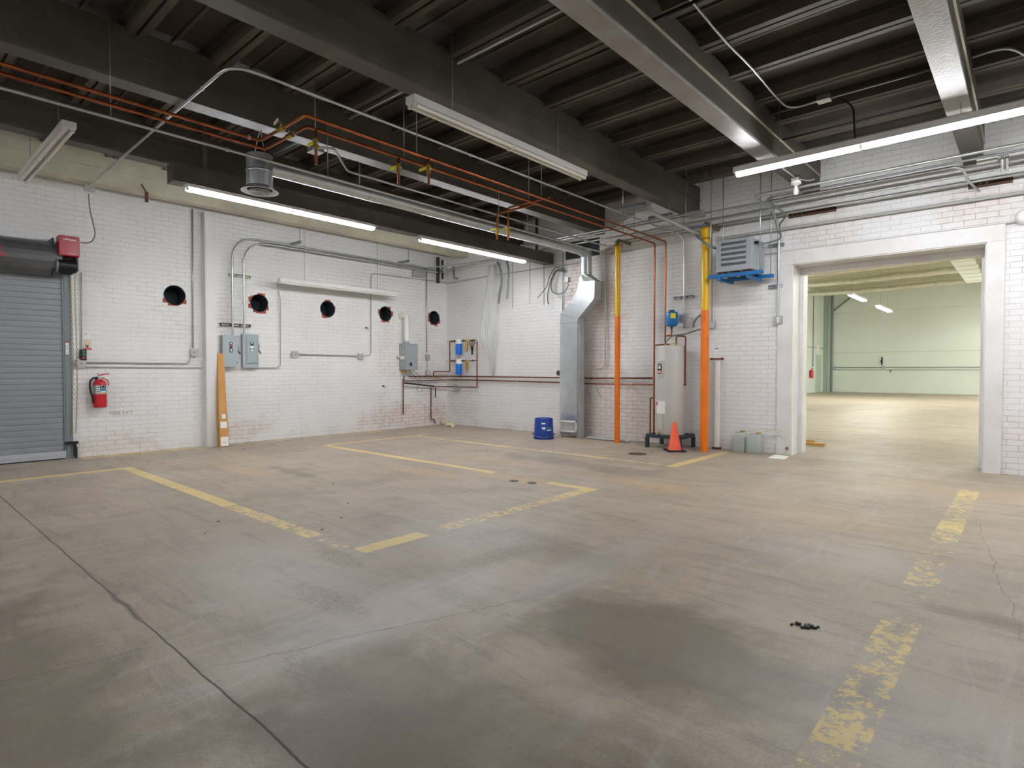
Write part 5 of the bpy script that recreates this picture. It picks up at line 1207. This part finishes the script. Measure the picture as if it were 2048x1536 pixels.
for (fx, X_c, lab, yaw) in ((.5, A0, 'pale-levered valve on the upper copper jog', 0), (.62, B0, 'pale-levered valve on the lower copper jog', 0)):
    x = X_c.x+(R2x-A0.x if X_c is A0 else R1x-B0.x)*fx
    t = thing('ball_valve', (x, X_c.y, ZP), lab, 'valve'); MB().cyl((x-.05, X_c.y, ZP), (x+.05, X_c.y, ZP), .024, mBrass, 10).build('valve_body', t)
    MB().obox((x-.04, X_c.y-.03, ZP+.06), (.055, -.01, .0), (0, .006, 0), (0, 0, .012), mPVCold).build('lever', t); MB().cyl((x, X_c.y, ZP), (x, X_c.y-.01, ZP+.06), .008, mGalv, 8).build('stem', t)
# branch tee towards the round duct with two drops
yt = on(1092, 403, 2, ZP).y
xq = [on(1024, 424, 1, yt).x, on(1029, 424, 1, yt).x]
zq2 = ZP
pipe([(R1x, yt, ZP), (-5.30, yt, ZP), (-5.30, yt, ZP-.34)], .013, mCopper, 'copper_pipe', 'copper branch turning left and dropping to a yellow valve near the far end', 'pipe', .03, couplings=(.2,))
pipe([(R2x, yt+.06, ZP), (R2x, yt+.06, ZP+.06), (-5.16, yt+.06, ZP+.06), (-5.16, yt+.06, ZP-.36)], .013, mCopper, 'copper_pipe', 'second copper branch turning left beside the first near the far end', 'pipe', .03)
for x, y, lab in ((-5.30, yt, 'left yellow lever at the end of the copper branches'), (-5.16, yt+.06, 'right yellow lever at the end of the copper branches')):
    t = thing('ball_valve', (x, y, ZP-.25), lab, 'valve'); MB().cyl((x, y, ZP-.28), (x, y, ZP-.20), .023, mBrass, 10).build('valve_body', t); MB().obox((x-.06, y, ZP-.20), (.06, 0, 0), (0, .008, 0), (0, 0, .010), mYelHandle).build('lever', t)
for (x, y) in ((R1x, 3.6), (R2x, 3.6), (R1x, 5.5), (R2x, 5.5), (R1x, 7.7), (R2x, 7.7)):
    single(MB().tube([(x, y, ZP+.012), (x, y, ZD+.155)], .0045, mStrut, 6), 'pipe_hanger', 'thin rod hanging a copper pipe from the roof deck', 'hanger', 'rods hanging the copper pipes')
# conduit A, from the left frame edge to the wall
XA_ = -5.60; zA_ = 3.245
e = RW(1207, 508, .05)
pipe([(XA_, -6.3, zA_), (XA_, YR-.05, zA_), (XA_, YR-.05, RW(1204, 735, .05).z), RW(1192, 738, .05)], .014, mEMT, 'conduit', 'long conduit running beside the round duct, then down the right wall', 'conduit', .10, straps=(.2, .35, .5, .65, .9))
for y in (1.4, 3.35, 6.0):
    single(MB().tube([(XA_, y, zA_+.01), (XA_, y, ZD+.155)], .0045, mStrut, 6), 'conduit_hanger', 'rod hanging the long conduit beside the round duct', 'hanger', 'rods hanging the long conduit')
# box with curving conduit
bz = 3.30; bc = on(631, 305, 2, bz)
t = thing('ceiling_box', (bc.x, bc.y, bz), 'square metal junction box with a pale cover below the copper valves', 'junction box')
MB().box(bc.x-.055, bc.y-.055, bz, bc.x+.055, bc.y+.055, bz+.05, mStrut).build('box', t, .003); MB().box(bc.x-.058, bc.y-.058, bz-.004, bc.x+.058, bc.y+.058, bz, mLabelW).build('cover', t)
MB().cyl((bc.x, bc.y, bz+.05), (bc.x, bc.y, ZD+.155), .007, mStrut, 8).build('hanger', t)
XB_ = on(960, 416.6, 2, 3.33).x
pts = curve([(bc.x+.05, bc.y+.03, bz+.03), (bc.x+.15, bc.y+.15, bz+.02), on(665, 318, 2, bz+.02), on(687, 335, 2, bz+.02), on(715, 348, 2, bz+.02), (XB_, on(760, 358, 2, 3.33).y, 3.33)]) 
XB_ = -5.50
pipe([(bc.x+.055, bc.y, bz+.03), (bc.x+.16, bc.y+.10, bz+.03), (XB_, bc.y+.55, 3.33), (XB_, 8.3, 3.33), (XB_+.1, 8.55, 3.31), (XB_+.1, 8.7, 3.31)], .012, mEMT, 'conduit', 'conduit curving away from the pale-covered ceiling box towards the far wall', 'conduit', .15, straps=(.45, .62, .8))
# high conduit from the beam box across and then towards the far wall
zc2 = 3.575; b0 = on(178, 378, 0, -9.10)
xH = -4.66
pipe([(-9.06, b0.y, b0.z+.05), (-9.02, b0.y, zc2), (xH, on(440, 145, 2, zc2).y, zc2), (xH, 8.30, zc2), (RW(1369, 500, .04).x, YR-.04, zc2-.25), (RW(1369, 500, .04).x, YR-.04, RW(1369, 627, .04).z)], .0125, mEMT, 'conduit', 'long bent conduit crossing the ceiling, then turning towards the water heater', 'conduit', .22, straps=(.08, .22, .3, .55, .68), couplings=(.45,))
# conduits along the right wall (X direction)
def xrun(x0, x1, o, z, r, lab, extra=None, straps=(.2, .5, .8), m_=None, bend=.1, pre=None):
    P = (pre or [])+[(x0, YR-o, z), (x1, YR-o, z)]+(extra or [])
    return pipe(P, r, m_ or mEMT, 'conduit', lab, 'conduit', bend, straps=straps, n=10)
xe = XE-.1
xrun(-5.35, xe, .15, 3.385, .016, 'lowest long conduit high along the right wall, starting over the thinner post', straps=(.2, .4, .55))
x0 = on(1080, 507, 1, YR-.35).x; xrun(x0, xe, .35, 3.425, .014, 'middle long conduit high along the right wall, open at its left end', straps=(.2, .42, .6))
x0 = on(1052, 501, 1, YR-.55).x; xrun(x0, -.70, .50, 3.50, .014, 'upper long conduit along the right wall that hooks down near the right edge', [(-.62, YR-.5, 3.46), (-.58, YR-.30, 3.36), (-.50, YR-.02, 3.30)], m_=mEMT)
x0 = on(1038, 494, 1, YR-.75).x; xrun(x0, -3.75, .70, 3.48, .014, 'short conduit run parallel to the wall with open left end near the duct')
single(MB().box(-3.88, YR-.58, 3.46, -3.62, YR-.44, 3.54, mPlateGrey), 'pull_box', 'small grey pull box where a wall conduit starts, by the beam end', 'junction box', bevel=.004)
zd_ = 3.54; od = .75
pipe([(xe, YR-od, zd_), (-2.75, YR-od, zd_), (-2.85, YR-od+.08, zd_), (-2.72, YR-.30, zd_-.12), (RW(1558, 470, .04).x, YR-.04, 3.16), (RW(1558, 470, .04).x, YR-.04, RW(1558, 632, .04).z)], .018, mEMT, 'conduit', 'thick conduit crossing above the doorway, then dropping to the outlet box', 'conduit', .10, straps=(.3, .55, .93), couplings=(.45,), n=10)
pipe([(xe, YR-od+.09, zd_-.04), (-2.62, YR-od+.09, zd_-.04), (-2.72, YR-od+.16, zd_-.04), (-2.55, YR-.25, zd_-.20), (RW(1556, 470, .06).x, YR-.06, 3.25), (-2.66, YR-.10, 3.05), (-2.80, YR-.30, 2.98), (-2.90, YR-.38, 2.97)], .013, mFlex, 'conduit', 'thinner conduit beside the thick one, curving down to the transformer', 'conduit', .12, couplings=(.4,), n=10)
xrun(-3.60, xe, .05, 3.20, .022, 'fat painted conduit tight against the right wall above the doorway', m_=mCondW, straps=(.3,))
xrun(-2.95, xe, .02, 2.88, .010, 'thin painted conduit running on top of the doorway header', m_=mCondW, straps=(.15, .3))
# white box with nipples, right edge
c = on(1974, 318, 1, YR-.45)
t = thing('junction_box', (c.x, c.y, c.z-.04), 'white junction box among the conduits near the right edge', 'junction box'); MB().box(c.x-.09, c.y-.03, c.z-.04, c.x+.09, c.y+.05, c.z+.04, mLabelW).build('box', t, .005)
for dx in (.13, .17): MB().tube([(c.x+.08, c.y+.01, c.z+.02), (c.x+dx, c.y+.01, c.z+.02), (c.x+dx, c.y+.06, c.z-.16)], .014, mEMT, 8, .03).build('nipple', t)
# emergency lamp at the right edge
c = RW(2046, 433, .06)
t = thing('emergency_lamp', (c.x, c.y, c.z-.09), 'round white lamp head on the wall cut off by the right edge', 'lamp'); MB().lathe((c.x+.02, YR, c.z), [(.085, 0), (.09, .03), (.075, .07), (.05, .09), (0, .09)], mWhitePl, 24, (0, -1, 0)).build('lamp_head', t); MB().box(c.x, YR-.03, c.z-.03, c.x+.30, YR, c.z+.10, mWhitePl).build('wall_plate', t, .004)
# bulb on porcelain base
c = on(1592, 368, 1, 7.9)
t = thing('bare_bulb_lamp', (c.x, c.y, c.z-.06), 'bare white bulb in a porcelain holder below the beam, over the conduits', 'lamp')
MB().lathe((c.x, c.y, c.z), [(.055, .035), (.06, .03), (.06, .0), (.045, -.01), (.022, -.02), (.022, -.035)], mWhitePl, 24).build('porcelain_holder', t)
MB().box(c.x-.05, c.y-.05, c.z+.033, c.x+.05, c.y+.05, c.z+.075, mPlateGrey).build('octagon_box', t, .012)
MB().lathe((c.x, c.y, c.z-.03), [(.018, 0), (.02, -.02), (.032, -.045), (.035, -.07), (.028, -.095), (.012, -.108), (0, -.11)], mBulb, 20).build('bulb', t)
MB().tube([(c.x, c.y, c.z+.07), (c.x-.02, c.y-.5, ZB+.03-.0)], .010, mCondW, 8).build('feed_conduit', t)
MB().tube([(c.x, c.y, c.z+.07), (c.x, c.y, ZB+.04)], .008, mCondW, 8).build('stem', t)
MB().tube(curve([(c.x+.05, c.y, c.z+.05), (c.x+.10, c.y+.02, c.z+.03), (c.x+.14, c.y+.03, c.z+.02), (c.x+.2, c.y+.05, c.z+.03)]), .008, mFlex, 6).build('flex_lead', t)
# deck box with conduits and lead to the right fixture
zz = ZD-.03; bc2 = on(1648, 202, 2, zz)
t = thing('ceiling_box', (bc2.x, bc2.y, zz), 'pale junction box on the roof deck above the right lit strip', 'junction box')
MB().box(bc2.x-.06, bc2.y-.05, zz, bc2.x+.06, bc2.y+.05, zz+.05, mStrut).build('box', t, .003); MB().box(bc2.x-.062, bc2.y-.052, zz-.004, bc2.x+.062, bc2.y+.052, zz, mLabelW).build('cover', t)
zt3 = ZD-.02
a = on(1385, 5, 2, zt3); b = on(1560, 205, 2, zt3)
pts = curve([on(1330, -60, 2, zt3), a, on(1450, 82, 2, zt3), on(1500, 133, 2, zt3), on(1540, 180, 2, zt3), on(1558, 200, 2, zt3), on(1575, 213, 2, zt3), on(1600, 213, 2, zt3), (bc2.x-.06, bc2.y, zt3+.01)])
single(MB().tube(pts, .010, mEMT, 8), 'conduit', 'conduit slanting over the ribs and curling into the pale deck box', 'conduit', loc=pts[0])
pts = curve([(bc2.x+.05, bc2.y, zt3+.02), on(1685, 200, 2, zt3), on(1705, 215, 2, 3.85), Vector((-1.36, 6.62, 3.66)), Vector((-1.35, 6.62, 3.49))])
single(MB().tube(pts, .008, mRubber, 8), 'fixture_cable', 'dark cable arching from the deck box down to the right lit strip', 'cable', loc=pts[0])
single(MB().tube([(-2.18, bc2.y+.02, zt3+.01), (-.66, bc2.y+.02, zt3+.01)], .009, mEMT, 8), 'conduit', 'thin conduit along a roof rib through the pale deck box', 'conduit', loc=(-2.18, bc2.y, zt3))
pts = curve([on(1945, 115, 2, zt3), on(1985, 102, 2, zt3), on(2020, 98, 2, zt3), on(2048, 110, 2, zt3), on(2075, 130, 2, zt3)])
single(MB().tube(pts, .011, mEMT, 8), 'conduit', 'curved conduit on the roof deck in the upper right corner', 'conduit', loc=pts[0])
# black rod clamped over the middle beams
a, b = on(1287, 43, 2, ZD-.10), on(1392, -8, 2, ZD-.05)
single(MB().cyl((-2.20, a.y, ZD-.12), (-.64, a.y, ZD-.12), .012, mBlackM, 8), 'brace_rod', 'black brace rod crossing between the two right beams at the top edge', 'rod')
single(MB().cyl((-2.20, 7.15, ZD-.14), (-.64, 7.15, ZD-.14), .010, mBlackM, 8), 'brace_rod', 'black brace rod between the two right beams above the lit strip', 'rod')
a = on(1120, 22, 2, ZD-.03)
yq = a.y; single(MB().cyl((-9.1, yq, ZD-.03), (-2.40, yq, ZD-.03), .012, mEMT, 8), 'conduit', 'straight conduit along a roof rib left of the large plated beam', 'conduit')
yq = on(900, 120, 2, ZD-.03).y
# blue-grey trapeze struts near the far end of the middle beam
for (xa_, xb_, py, lab, m_) in ((1240, 1290, 412, 'blue-grey strut trapeze under the middle beam, left one', mStrut), (1297, 1345, 432, 'blue-grey strut trapeze under the middle beam, middle one', mStrut), (1365, 1411, 455, 'blue-grey strut trapeze beside the thicker post', mStrut)):
    Yt = {412: 7.55, 432: 7.9, 455: 8.2}[py]; a, b = on(xa_, py+6, 1, Yt), on(xb_, py-6, 1, Yt); z = (a.z+b.z)/2
    t = thing('strut_trapeze', ((a.x+b.x)/2, Yt, z), lab, 'bracket'); MB().box(a.x, Yt-.02, z-.02, b.x, Yt+.02, z+.02, m_).build('channel', t, .002)
    for x in (a.x+.05, b.x-.05): MB().cyl((x, Yt, z+.02), (x, Yt, ZD+.155 if abs(x+4) > .11 else ZB+.04), .005, mGalv, 6).build('hanger_rod', t)
# square wireway and fat conduit to the transformer
Y1 = 7.55; p1 = on(1290, 418, 1, Y1)
t = thing('wireway', p1, 'square metal wireway end feeding a fat conduit towards the transformer', 'wireway')
MB().box(p1.x-.07, Y1-.06, p1.z-.05, p1.x+.07, Y1+.05, p1.z+.03, mPlateGrey).build('end_box', t, .004)
p2 = on(1398, 468, 1, 8.35)
MB().tube([(p1.x, Y1+.03, p1.z-.01), p2, (p2.x+.10, 8.50, p2.z-.06)], .028, mPlateGrey, 12, .1).build('fat_conduit', t)
# ---- transformer on blue shelf
X0, X1, Z0, Z1, Y0, Y2 = -3.40, -2.905, 2.605, 3.035, 8.20, 8.70
tr = thing('transformer', (-3.15, 8.45, Z0), 'grey ventilated transformer cabinet hung on a blue shelf by the doorway', 'transformer')
MB().box(X0, Y0+.012, Z0, X1, Y2, Z1, mGreyBox).build('cabinet', tr, .004)
fp = MB(); fp.box(X0-.006, Y0, Z0-.006, X1+.006, Y0+.012, Z1+.006, mSilverW); fp.build('front_panel', tr, .003)
vm = MB(); rows_ = [Z0+.075+.072*k for k in range(5)]
for zr in rows_:
    vm.box(X0+.07, Y0-.003, zr-.004, X1-.075, Y0-.0005, zr+.038, mGreyDk)
    for k in range(34):
        x = X0+.075+(X1-X0-.155)*k/33; vm.box(x-.0022, Y0-.005, zr, x+.0022, Y0-.003, zr+.034, mBlack)
vm.build('louvre_rows', tr)
for x in (X0+.06, X0+.24, X1-.08): MB().box(x-.05, Y0+.03, Z0-.035, x+.05, Y2-.03, Z0, mRust).build('foot', tr)
MB().lathe((X1-.11, Y0+.1, Z1), [(.02, 0), (.02, .03), (.012, .04), (.012, .05)], mGalv, 12).build('lifting_eye', tr)
MB().cyl((X1, Y0+.12, Z1-.06), (X1+.05, Y0+.12, Z1-.06), .02, mBlackM, 12).build('conduit_entry', tr)
fxp = curve([RW(1386, 463, .30), RW(1398, 476, .56), RW(1409, 486, .62), RW(1422, 493, .57), Vector((X0, Y0+.2, Z1-.09))])
single(MB().tube(fxp, .018, mFlex, 10), 'flexible_conduit', 'flexible conduit sagging past the thicker post into the transformer', 'conduit', loc=fxp[0])
sf = thing('blue_shelf', (-3.15, 8.45, Z0-.10), 'blue steel channel shelf hung on rods carrying the transformer', 'shelf')
for y in (8.22, 8.66): MB().box(-3.52, y-.03, Z0-.085, -2.76, y+.03, Z0-.036, mBlueS).build('channel', sf, .004)
for x in (-3.36, -2.95): MB().box(x-.025, 8.19, Z0-.125, x+.025, 8.70, Z0-.086, mBlueS).build('cross_channel', sf, .004)
for x, y in ((-2.80, 8.22), (-2.80, 8.66), (-3.49, 8.66), (-3.49, 8.22)): MB().cyl((x, y, Z0-.10), (x, y, ZD+.155), .006, mGalv, 8).build('hanger_rod', sf)
# rusty bearing channels on the wall under two beam ends
for (xa_, xb_, z, lab) in ((-2.60, -2.0, 3.385, 'rusty steel bearing channel on the wall below the plated beam end'), (-.60, -.20, 3.385, 'rusty steel bearing channel on the wall near the right edge')):
    mb = MB(); mb.box(xa_, YR-.012, z-.045, xb_, YR, z+.045, mRust); mb.box(xa_, YR-.035, z+.037, xb_, YR, z+.045, mRust); mb.box(xa_, YR-.035, z-.045, xb_, YR, z-.037, mRust)
    for k in range(3): mb.cyl((xa_+.05+.06*k, YR-.014, z), (xa_+.05+.06*k, YR-.010, z), .008, mLabelW, 8)
    single(mb, 'bearing_channel', lab, 'steel channel', loc=(xa_, YR, z))
# ducts and odds in the two left bays
mb = MB(); mb.bar((-6.6, 7.0, 3.62), (-5.2, 8.1, 3.62), .05, .05, mStrut)
for (xa_, ya_, xb_, yb_, lab) in ((-8.4, 2.9, -7.8, 2.9, 'short bright strut in the dark bay left of the diffuser'), (-7.3, 3.6, -6.5, 3.6, 'short bright strut in the dark bay above the diffuser')):
    single(MB().bar((xa_, ya_, ZD-.02), (xb_, yb_, ZD-.02), .04, .035, mStrut), 'strut_channel', lab, 'strut')
for (X, y, lab) in ((-9.09, 2.45, 'rusty angle bracket hanging from the cream beam'),):
    p = on(293, 385, 0, -9.05); mb = MB(); mb.bar(p+UPV*.10-YV*.06, p, .02, .012, mRust); mb.box(p.x-.01, p.y-.02, p.z-.13, p.x+.01, p.y+.02, p.z+.01, mRust)
    single(mb, 'angle_bracket', lab, 'bracket')
# ================================================================ warehouse beyond the doorway
def foil(y, z, r, x0, x1, lab, seed):
    rnd = random.Random(seed); pts, rr = [], []; x = x0
    while x < x1:
        pts.append((x, y+rnd.uniform(-.03, .03), z+rnd.uniform(-.02, .02)-.03*math.sin(x*.8))); rr.append(r*rnd.uniform(.82, 1.12)); x += .35
    t = thing('foil_duct', (x0, y, z), lab, 'duct'); mb = MB(); mb.tube(pts, rr, mFoil, 16); mb.build('duct_run', t)
    for k in range(4): xx = x0+1+(x1-x0-1)*k/4.2; MB().box(xx-.02, y-.02, z+r*.8, xx+.02, y+.02, ZF+.26, mFoil).build('hanger', t)
foil(24.0, 4.86, .105, -8.6, 6, 'nearest foil-wrapped duct under the warehouse ceiling', 1)
foil(27.0, 4.86, .115, -8.9, 12, 'middle foil-wrapped duct under the warehouse ceiling', 2)
foil(30.6, 4.86, .11, -8.9, 12, 'farthest foil-wrapped duct under the warehouse ceiling', 3)
bd = thing('ribbed_duct', (-1.6, 25.0, 4.5), 'pale ribbed rectangular duct crossing the foil-wrapped ducts', 'duct')
MB().box(-1.93, 21.5, 4.53, -1.37, 28.2, 4.64, mDrywall).build('duct_body', bd)
y = 21.5
rb = MB()
while y < 28.2: rb.box(-1.95, y, 4.52, -1.35, y+.04, 4.645, mFarCeil); y += 1.0
rb.build('rib', bd)
for y in (22.5, 28.0): MB().box(-1.62, y-.02, 4.63, -1.58, y+.02, ZF+.26, mFarCeil).build('hanger', bd)
single(MB().box(-8.9, YF-.25, 0, -8.72, YF, ZF+.26, mat('green_grey_column', '#9fb0a2', .5)), 'steel_column', 'grey-green column in the far corner of the warehouse', 'column')
single(MB().cyl((-8.5, YF-.08, 0), (-8.5, YF-.08, ZF+.26), .06, mGreyDk, 12), 'downpipe', 'thin dark pipe beside the column in the far corner of the warehouse', 'pipe')
single(MB().bar((-8.45, YF-.1, 4.55), (-7.4, YF-.1, 5.40), .07, .07, mGreyDk), 'diagonal_brace', 'diagonal brace from the far corner pipe up to the ceiling', 'brace')
pipe([(-8.47, YF-.03, 1.37), (3, YF-.03, 1.37)], .022, mPlateGrey, 'conduit', 'upper of two conduits along the warehouse far wall', 'conduit')
pipe([(-8.47, YF-.03, 1.24), (3, YF-.03, 1.24)], .016, mPlateGrey, 'conduit', 'lower of two conduits along the warehouse far wall', 'conduit')
for x, lab in ((-8.35, 'left outlet box on the warehouse far wall'), (-5.97, 'middle outlet box on the warehouse far wall'), (-1.78, 'right outlet box on the warehouse far wall')):
    single(MB().box(x-.09, YF-.06, 1.31, x+.09, YF, 1.43, mPlateGrey), 'outlet_box', lab, 'electrical box', bevel=.01)
mb = MB(); mb.box(-6.10, YF-.06, 1.50, -6.04, YF, 1.92, mBlackM); mb.box(-6.14, YF-.08, 1.68, -6.04, YF, 1.73, mBlackM)
single(mb, 'wall_bracket', 'black upright bracket on the warehouse far wall', 'bracket')
single(MB().box(-5.68, YF-.05, 1.10, -5.65, YF, 1.24, mBlackM), 'wall_hook', 'small dark hook below the conduits on the far wall', 'hook')
sm_ = MB(); sm_.box(XFL, YF-.012, 2.18, 14, YF, 2.20, mFarCeil); sm_.box(XFL, YF-.012, 4.40, 14, YF, 4.415, mFarCeil)
struct(sm_, 'trim_6')
c = on(1624, 748, 0, XFL+.12)
t = thing('fire_extinguisher', (XFL+.1, c.y, .80), 'red fire extinguisher far away on the warehouse left wall', 'fire extinguisher')
MB().lathe((XFL+.1, c.y, .80), [(0, 0), (.085, 0), (.09, .03), (.09, .36), (.05, .42), (.02, .43), (.02, .47), (0, .47)], mExtRed, 16).build('cylinder', t); MB().cyl((XFL+.1, c.y, 1.25), (XFL+.14, c.y+.1, 1.30), .02, mBlack, 8).build('handle', t)
MB().box(XFL, c.y-.05, .85, XFL+.03, c.y+.05, 1.2, mBlack).build('wall_bracket', t)
dr = MB(); dr.box(XFL, 35.0, 0, XFL+.05, 35.95, 2.05, mat('pale_green_door', '#b9c8b8', .5)); struct(dr, 'door_2')
single(MB().box(XFL, 35.1, 2.25, XFL+.06, 35.6, 2.60, mLabelW), 'exit_sign', 'small white sign with reddish print above the far door', 'sign')
pipe([(XFL+.03, 34.4, 1.4), (XFL+.03, 34.4, 5.2)], .02, mGreyDk, 'conduit', 'thin vertical pipe on the warehouse left wall above the extinguisher', 'conduit')
pipe([(XFL+.03, 31, 2.45), (XFL+.03, 36.5, 2.45)], .02, mCondW, 'conduit', 'horizontal conduit on the warehouse left wall', 'conduit')
for (pa_, pb_, lab) in (((1600, 884.5), (1629, 885.5), 'shorter wooden plank on the floor just beyond the doorway'), ((1600, 889), (1650, 892.5), 'longer wooden plank on the floor just beyond the doorway')):
    b = FL(*pb_); a = Vector((b.x-1.0, b.y-.02, 0)); single(MB().bar(a+UPV*.02, b+UPV*.02, .09, .04, mWood), 'wood_plank', lab, 'plank')
